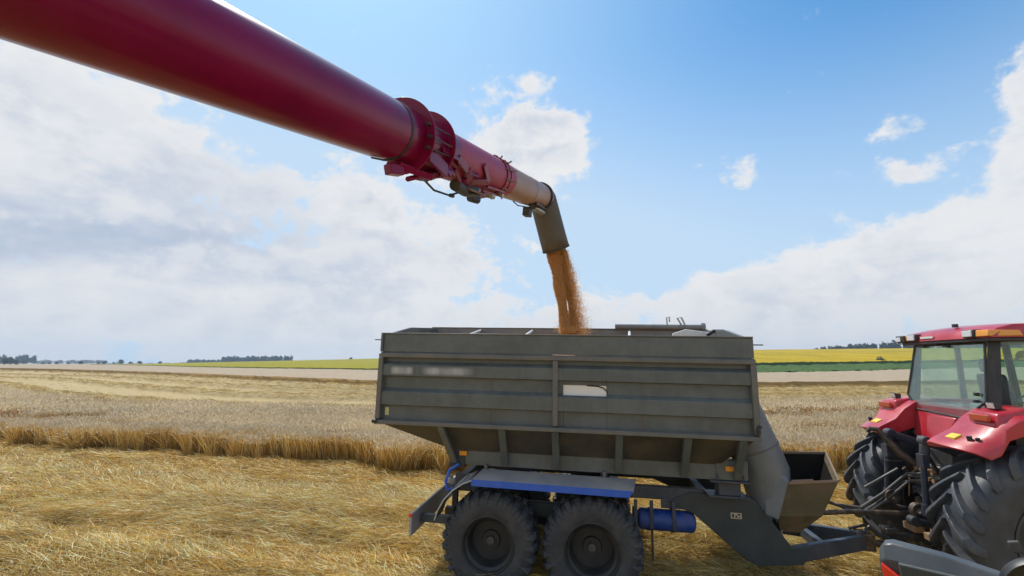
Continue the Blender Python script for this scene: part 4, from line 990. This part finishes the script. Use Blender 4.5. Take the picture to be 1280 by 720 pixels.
# web between the flanges, hinge knuckles, bolts, feet
half_flange(-3.14, -2.825, .225, R(-20), R(60), 'hinge_web')
for a in (R(62), R(80), R(100)):
    MB().cyl(L(-3.2, a, .242), L(-2.76, a, .242), .006, seg=8).cyl(L(-3.195, a, .242), L(-3.16, a, .242), .014, seg=6).cyl(L(-2.805, a, .242), L(-2.77, a, .242), .014, seg=6).build('flange_bolt', M['greasy'], au)
def bar(a, b, w, h, name='bracket', mat='auger', bev=.006): return MB().beam(a, b, w, h).build(name, M[mat], au, bevel=bev)
bar(L(-3.30, R(8), .235), L(-2.95, R(20), .29), .05, .05, 'hinge_foot'); bar(L(-3.38, R(0), .27), L(-3.26, R(6), .27), .07, .07, 'hinge_foot')
bar(L(-3.02, R(12), .27), L(-2.72, R(25), .24), .03, .06, 'hinge_foot'); bar(L(-3.16, R(2), .31), L(-3.0, R(12), .27), .03, .03, 'hinge_foot')
bar(L(-3.12, R(52), .24), L(-2.84, R(40), .29), .02, .11, 'gusset'); bar(L(-2.84, R(38), .30), L(-2.70, R(42), .23), .02, .08, 'gusset')
MB().lathe([(.200, -2.56), (.200, -.98)], (0, 0, 0), (0, 0, 1), 80).build('outer_tube', M['auger_faded'], au)
# strap frame holding the work lamp
K = -.5
def bar2(s0, a0, r0, s1, a1, r1, w, h, name='strap_frame', mat='auger'): return bar(L(s0 + K, R(a0), r0), L(s1 + K, R(a1), r1), w, h, name, mat)
bar2(-2.42, 70, .215, -2.15, 66, .225, .02, .05); bar2(-2.15, 66, .225, -1.92, 52, .235, .02, .07); bar2(-1.92, 52, .235, -1.70, 26, .245, .02, .07)
bar2(-1.72, 30, .245, -1.34, 44, .235, .02, .06); bar2(-1.36, 44, .235, -1.56, 78, .215, .02, .06); bar2(-1.90, 48, .232, -1.62, 50, .215, .01, .05)
bar2(-1.85, 28, .24, -1.55, 0, .29, .03, .06, 'lamp_bracket'); bar2(-1.60, 0, .29, -1.25, 4, .28, .04, .05, 'lamp_bracket'); bar2(-2.1, 40, .22, -1.9, 22, .25, .03, .04, 'lamp_bracket')
bar2(-1.30, 2, .28, -1.12, 6, .25, .05, .06, 'lamp_bracket')
lampb = MB().cyl(L(-1.95 + K, R(14), .27), L(-1.70 + K, R(8), .28), .052, seg=16).beam(L(-1.72 + K, R(8), .28), L(-1.45 + K, R(14), .28), .09, .07).build('work_lamp', M['black'], au, bevel=.008)
MB().beam(L(-1.74 + K, R(20), .29), L(-1.34 + K, R(18), .30), .075, .022).build('lamp_glass', M['rim_edge'], lampb, bevel=.006)
MB().cyl(L(-1.42 + K, R(-4), .31), L(-1.28 + K, R(0), .32), .04, seg=12).build('lamp_plug', M['black'], au)
K2 = -.32
for a0, a1, rr in ((30, 32, .225), (14, 16, .235), (-6, 0, .25)):
    MB().tube([L(-1.45 + K2, R(a0), rr), L(-.96 + K2, R(a1), rr)], .014, 8).build('guide_rod', M['auger'], au)
MB().cyl(L(-1.18 + K2, R(8), .25), L(-1.10 + K2, R(10), .25), .032, seg=14).build('pivot_nut', M['steel'], au)
MB().cyl(L(-1.0 + K2, R(22), .245), L(-.94 + K2, R(22), .245), .026, seg=12).build('pivot_nut', M['steel'], au)
# clamp ring with bolts
rings(MB(), [(.198, -1.02 + K2), (.213, -1.02 + K2), (.213, -1.00 + K2), (.198, -1.00 + K2)]).build('clamp_ring', M['auger'], au)
rings(MB(), [(.192, -.88 + K2), (.209, -.88 + K2), (.209, -.86 + K2), (.192, -.86 + K2)]).build('clamp_ring', M['auger'], au)
MB().lathe([(.200, -1.0 + K2), (.199, -.88 + K2)], (0, 0, 0), (0, 0, 1), 64).build('clamp_sleeve', M['auger'], au)
for k in range(12):
    a = k * R(30) + R(10)
    MB().cyl(L(-1.05 + K2, a, .214), L(-.83 + K2, a, .214), .007, seg=6).cyl(L(-.985 + K2, a, .214), L(-.95 + K2, a, .214), .013, seg=6).beam(L(-.84 + K2, a, .205), L(-.80 + K2, a, .25), .014, .014).build('clamp_bolt', M['rim_edge'], au)
MB().lathe([(.197, -.88 + K2), (.195, -.42), (.195, .3), (.193, 1.0)], (0, 0, 0), (0, 0, 1), 72).build('end_tube', M['tan_tube'], au)
rings(MB(), [(.192, .02), (.1975, .02), (.1975, .035), (.192, .035)]).build('tube_seam', M['rim_edge'], au)
# cables hanging under the tube
MB().tube([L(-2.95, R(2), .215), L(-2.88, R(0), .27), L(-2.7, R(-2), .33), L(-2.45, R(0), .345), L(-2.25, R(4), .30)], .009, 6).build('cable', M['black'], au)
MB().beam(L(-3.02, R(4), .225), L(-2.85, R(0), .26), .06, .05).tube([L(-3.0, R(10), .22), L(-2.75, R(30), .22)], .014, 6).build('cable_clip', M['black'], au)
MB().tube([L(-2.42, R(0), .342), L(-2.36, R(0), .342)], .018, 8).build('cable_joint', M['black'], au)
MB().tube([L(-3.36, R(20), .21), L(-3.42, R(0), .218), L(-3.5, R(-10), .215)], .006, 6).build('cable', M['black'], au)
MB().tube([L(-.55, R(0), .215), L(-.30, R(-4), .245), L(0., R(0), .235), L(.25, R(4), .25)], .008, 6).build('cable', M['blueblack'], au)
MB().cyl(L(.30, R(10), .22), L(.78, R(12), .275), .04, seg=12).tube([L(.75, R(12), .275), L(1.0, R(14), .275)], .022, 8).build('spout_actuator', M['steel'], au)
MB().tube([L(.20, R(30), .205), L(.8, R(24), .24)], .022, 8).beam(L(.1, R(14), .21), L(.5, R(16), .23), .06, .05).build('actuator_bracket', M['greasy'], au)
MB().beam(L(.15, R(-8), .28), L(.32, R(-8), .30), .10, .13).build('camera_box', M['black'], au, bevel=.01)
MB().cyl(L(-3.86, R(182), .2), L(-3.82, R(182), .235), .02, seg=8).tube([L(-3.88, R(182), .225), L(-3.78, R(182), .235)], .012, 6).build('grease_nipple', M['black'], au)
# spout: collar then a rubber chute pointing down
EZ = .98
sp1 = inv @ (Vector((.722, 7.146, 4.705)) - P0); top = Vector((0, 0, EZ + .02)); dsp = (sp1 - top).normalized()
rings(MB(), [(.190, EZ - .14), (.222, EZ - .14), (.222, EZ - .06), (.190, EZ - .06)]).build('spout_collar', M['black'], au, bevel=.004)
rings(MB(), [(.190, EZ - .03), (.214, EZ - .03), (.214, EZ), (.190, EZ)]).build('spout_collar', M['rim_edge'], au, bevel=.004)
spt = MB().tube([Vector((0, 0, EZ - .08)), Vector((0, 0, EZ + .02)), Vector((0, 0, EZ + .07)) + dsp * .03, Vector((0, 0, EZ + .06)) + dsp * .2, sp1 - dsp * .2, sp1], [.200, .208, .215, .216, .220, .222], 48, cap=False).build('spout', M['spout'], au, smooth=70)
so = spt.modifiers.new('skin', 'SOLIDIFY'); so.thickness = .008
MB().tube([sp1 - dsp * .012, sp1 + dsp * .004], .229, 48, cap=False).build('spout_lip', M['hub'], spt)
bpy.context.view_layer.update()

# ------------------------------------------------------------------ falling grain
def stream():
    r_ = np.random.default_rng(3)
    # path: leaves the spout and bends under gravity
    def path(t): return np.stack([.70 + .29 * t, 7.12 + .40 * t, 4.80 - .95 * t - .62 * t * t], -1)
    parts = []
    pal = np.array([(.76, .43, .16), (.82, .50, .21), (.72, .38, .13), (.86, .57, .26)])
    def put(c, sz, k=1.):
        n = len(c); d = r_.normal(size=(n, 3)); d[:, 2] -= 1.6 * k; d /= np.linalg.norm(d, axis=1, keepdims=True)
        vv, ff = blades(c, d, sz * (1.2 + .8 * r_.random(n)), sz * .55 * np.ones(n), r_.normal(0, .001, (n, 3)), taper=.8)
        parts.append((vv, ff, np.repeat(np.clip(pal[r_.integers(0, 4, n)] * (1 + r_.normal(0, .08, (n, 1))), .01, .9), 6, 0)))
    def disc(n, rad, flat=1.):
        a = r_.random(n) * 2 * np.pi; q = np.sqrt(r_.random(n)) * rad; return np.stack([q * np.cos(a), q * np.sin(a) * flat, np.zeros(n)], -1)
    # two ropes of grain
    for off, rad0, rad1, n in (((-.10, -.03, 0), .12, .085, 80000), ((.115, .03, 0), .10, .062, 52000)):
        t = r_.random(n) * .98; cen = path(t) + np.array(off) * (.60 + .16 * t[:, None])
        cen += disc(n, 1) * (rad0 + (rad1 - rad0) * np.minimum(t * 1.5, 1) + .012 * np.sin(t * 19 + off[0] * 90))[:, None] * (.96 + .12 * r_.random((n, 1)))
        put(cen, .0092)
    # loose grains flying on the right
    n = 15000; t = .10 + .90 * r_.random(n) ** .8; cen = path(t); cen[:, 0] += .10 + np.abs(r_.normal(0, .05, n)) * (.5 + 1.7 * t) ; cen[:, 1] += r_.normal(0, .06, n); put(cen, .010)
    n = 1500; t = r_.random(n); cen = path(t) + r_.normal(0, .10, (n, 3)) * (.3 + t[:, None]); put(cen, .009)
    # splash where it lands
    n = 5000; e = path(np.array([.93]))[0]; cen = e + np.abs(r_.normal(0, 1, (n, 3))) * [0, 0, .05] + r_.normal(0, 1, (n, 3)) * [.085, .09, .025]; put(cen, .0105)
    v, f, t = merge(parts)
    return tag(np_mesh('falling_grain', v, f, blade_mat('falling_grain', .3, .6, .1, 8), t), 'stream of orange brown grain pouring from the spout into the trailer', 'grain', kind='stuff')
stream()

# ------------------------------------------------------------------ harvester parts at the lower right
hb = thing('lamp_arm', 'dark grey moulded plastic arm with an orange red reflector at lower right', 'machine arm', (1.68, 2.185, 1.912))
ad = Vector((.72, -.69, 0)).normalized(); hb.rotation_euler = (0, 0, math.atan2(ad.y, ad.x))
prf = [(-.03, -.24), (.06, -.26), (.09, -.03), (.085, .135), (.05, .165), (.0, .16), (-.035, .10)]
arm = MB()
vs = []
stn = [(-.02, .55, .0), (.0, .9, .0), (.03, 1., .0), (.20, .93, -.004), (.42, .70, -.02), (1.6, .5, -.04)]
for x, k, dz in stn:
    for y, z in prf: vs.append((x, y * (.75 + .25 * k) , .07 + (z - .07) * k + dz))
m_ = len(prf); fs = [tuple(range(m_)), tuple((len(stn) - 1) * m_ + k for k in range(m_ - 1, -1, -1))]
for i in range(len(stn) - 1):
    for k in range(m_): fs.append((i * m_ + k, i * m_ + (k + 1) % m_, (i + 1) * m_ + (k + 1) % m_, (i + 1) * m_ + k))
arm.add(vs, fs).build('housing', M['plastic'], hb, smooth=25, bevel=.006, seg=2)
MB().hexa([(.06, -.052, -.20), (1.3, -.05, -.08), (1.3, -.03, -.08), (.06, -.03, -.20), (.045, -.060, .10), (1.3, -.045, .10), (1.3, -.03, .10), (.045, -.03, .10)]).build('recess_panel', M['plate'], hb, bevel=.012)
MB().hexa([(-.005, -.056, -.10), (.055, -.068, -.11), (.055, -.05, -.11), (-.005, -.04, -.10), (-.012, -.064, .085), (.05, -.076, .045), (.05, -.05, .045), (-.012, -.04, .085)]).build('reflector', M['red_lens'], hb, bevel=.004)
lamp = thing('round_lamp', 'round black lamp housing cut off by the lower right picture corner', 'lamp', (1.80, 1.64, 2.095))
lamp.rotation_euler = (0, R(8), R(-40))
MB().lathe([(.0, .06), (.07, .06), (.10, .04), (.125, 0), (.128, -.03), (.118, -.045), (.11, -.03), (.095, .0), (.05, .02), (0, .025)], (0, 0, 0), (0, 1, 0), 48).build('housing', M['black'], lamp, smooth=50)
MB().lathe([(0, -.012), (.06, -.015), (.108, -.028)], (0, 0, 0), (0, 1, 0), 40).build('lamp_glass', M['glass'], lamp)
MB().beam((-.075, .02, .11), (-.09, .02, .145), .02, .03).build('lug', M['hub'], lamp, bevel=.004)
MB().tube([(0, .05, 0), (.15, .2, -.1), (.4, .3, -.2)], .02, 8).build('stalk', M['black'], lamp)

# ------------------------------------------------------------------ air
hz_ = MB().box(-1500, 1500, -60, 1600, -24, 60).build('haze', M['black'], smooth=0); hz_.data.materials.clear()
hm = bpy.data.materials.new('haze'); hm.use_nodes = True; nt = hm.node_tree; nt.nodes.clear()
o_ = nt.nodes.new('ShaderNodeOutputMaterial'); pv = nt.nodes.new('ShaderNodeVolumePrincipled')
pv.inputs['Color'].default_value = (.62, .78, 1, 1); pv.inputs['Density'].default_value = .00032; pv.inputs['Anisotropy'].default_value = .2
nt.links.new(pv.outputs[0], o_.inputs['Volume']); hz_.data.materials.append(hm)
tag(hz_, 'thin pale bluish haze over the far fields', 'haze', kind='stuff')

# ------------------------------------------------------------------ sky and sun
SUN_AZ, SUN_EL = R(-28), R(56)
W = bpy.data.worlds.new('World'); sc.world = W; W.use_nodes = True; nt = W.node_tree; nt.nodes.clear()
out = nt.nodes.new('ShaderNodeOutputWorld')
sky = nt.nodes.new('ShaderNodeTexSky'); sky.sky_type = 'NISHITA'; sky.sun_disc = False; sky.sun_elevation = SUN_EL; sky.sun_rotation = SUN_AZ % (2 * math.pi)
sky.altitude = 200; sky.air_density = 1.0; sky.dust_density = .8; sky.ozone_density = 2.0
bg1 = nt.nodes.new('ShaderNodeBackground'); bg1.inputs[1].default_value = .13; nt.links.new(sky.outputs[0], bg1.inputs[0])
tc = nt.nodes.new('ShaderNodeTexCoord'); D = tc.outputs['Generated']
sx = nt.nodes.new('ShaderNodeSeparateXYZ'); nt.links.new(D, sx.inputs[0])
X, Y, Z = (V(nt, sx.outputs[i]) for i in range(3))
az = X._m('ARCTAN2', Y); el = Z._m('ARCSINE')
def blob(a, e, sa, se, amp=1.):
    p = (az - a) * (1 / sa); q = (el - e) * (1 / se)
    return ((p * p + q * q) * -.9).exp() * amp
BL = [(-.72, .29, .24, .15, .92), (-.50, .20, .30, .15, .62), (-.83, .40, .09, .08, .55), (0.02, .455, .11, .065, .85), (.11, .495, .07, .07, .85), (.03, .52, .04, .04, .4), (-.15, .45, .10, .045, .5),
      (-.216, .20, .42, .15, .5), (.51, .38, .045, .040, .62), (.733, .388, .040, .022, .75), (.753, .312, .048, .024, .72), (.90, .38, .055, .11, .8), (-.36, .31, .16, .11, .62), (.93, .26, .07, .07, .6),
      (.78, .19, .20, .075, .85), (.50, .12, .22, .06, .5)]
S_ = None
for b_ in BL: S_ = blob(*b_) if S_ is None else S_ + blob(*b_)
low = el.sstep(.05, .25, .68, 0.)
back = (Y * -1).sstep(-.35, .2) * .42
n1 = noise(nt, mapping(nt, D, (1, 1, 1.5)), 5.5, 14, .60, .1); n2 = noise(nt, mapping(nt, D, (1, 1, 3.4), (3, 1, 2)), 3.6, 8, .6, .2)
nb = noise(nt, mapping(nt, D, (1, 1, 1.3), (5, 2, 1)), 16., 8, .62, .3)
rag = (n1 - .5) * 2.6 + (nb - .5) * 1.3
dens = S_.min(1.0) + low + back + rag - .40
mask = dens.sstep(-.04, .32)
thick = dens.sstep(.1, .9)
n3 = noise(nt, mapping(nt, D, (1, 1, 1.5), (-.03, 0, .05)), 5.5, 8, .60, .1)
lit = (n1 - n3) * 4.0 + (nb - .5) * 1.1 + .5
dark = blob(-.78, .19, .22, .05, 1.) + blob(-.60, .27, .24, .10, .55) + blob(-.95, .2, .12, .06, .6) + blob(-.35, .20, .25, .05, .3)
c_cl = mixc(nt, (thick * ((n2 * .6 + nb * .4).sstep(.40, .60)) * .9)._m('MINIMUM', 1.), (.80, .80, .805), (.56, .61, .69))
c_cl = mixc(nt, (dark.min(1.) * .85 * n2.sstep(.25, .6, .35, 1.)), c_cl, (.40, .48, .62))
c_cl = mixc(nt, lit.sstep(.3, 1.1) * .6, c_cl, (.82, .815, .81))
c_cl = mixc(nt, el.sstep(.0, .20, .6, 0.), c_cl, (.67, .685, .705))
bg2 = nt.nodes.new('ShaderNodeBackground'); nt.links.new(c_cl, bg2.inputs[0]); bg2.inputs[1].default_value = .96
nt.links.new(mixc(nt, 1., sky.outputs[0], (.40, .93, 1.15), 'MULTIPLY'), bg1.inputs[0]); bg1.inputs[1].default_value = .14
# thin veil of pale air, thicker low down and towards the sun
veil = ((az * -1).sstep(-.85, .30) * .55 + el.sstep(.12, .68, .85, .0)).min(.92)
bgv = nt.nodes.new('ShaderNodeBackground'); bgv.inputs[0].default_value = (.53, .67, .82, 1)
mv = nt.nodes.new('ShaderNodeMixShader'); nt.links.new(veil.o, mv.inputs[0]); nt.links.new(bg1.outputs[0], mv.inputs[1]); nt.links.new(bgv.outputs[0], mv.inputs[2])
mx = nt.nodes.new('ShaderNodeMixShader'); nt.links.new((mask * .96).o, mx.inputs[0]); nt.links.new(mv.outputs[0], mx.inputs[1]); nt.links.new(bg2.outputs[0], mx.inputs[2])
nt.links.new(mx.outputs[0], out.inputs[0])
sl = bpy.data.lights.new('sun', 'SUN'); sl.energy = 3.9; sl.angle = R(.9); sl.color = (1, .95, .87)
so_ = bpy.data.objects.new('sun', sl); col.objects.link(so_)
sv = Vector((math.sin(SUN_AZ) * math.cos(SUN_EL), math.cos(SUN_AZ) * math.cos(SUN_EL), math.sin(SUN_EL)))
so_.rotation_euler = sv.to_track_quat('Z', 'Y').to_euler(); so_.location = (0, 0, 30)

# ------------------------------------------------------------------ camera
cd = bpy.data.cameras.new('camera'); cd.sensor_width = 36; cd.lens = 36 * 560 / 1280; cd.clip_end = 8000; cd.clip_start = .05
cam = bpy.data.objects.new('camera', cd); col.objects.link(cam); cam.location = (0, 0, CAM_H)
cam.rotation_euler = (R(90) + math.atan(93 / 560), 0, 0); sc.camera = cam
vs_ = sc.view_settings; vs_.view_transform = 'Standard'; vs_.look = 'None'; vs_.exposure = .15; vs_.gamma = 1
sc.cycles.volume_bounces = 0; sc.cycles.max_bounces = 6; sc.cycles.transparent_max_bounces = 12
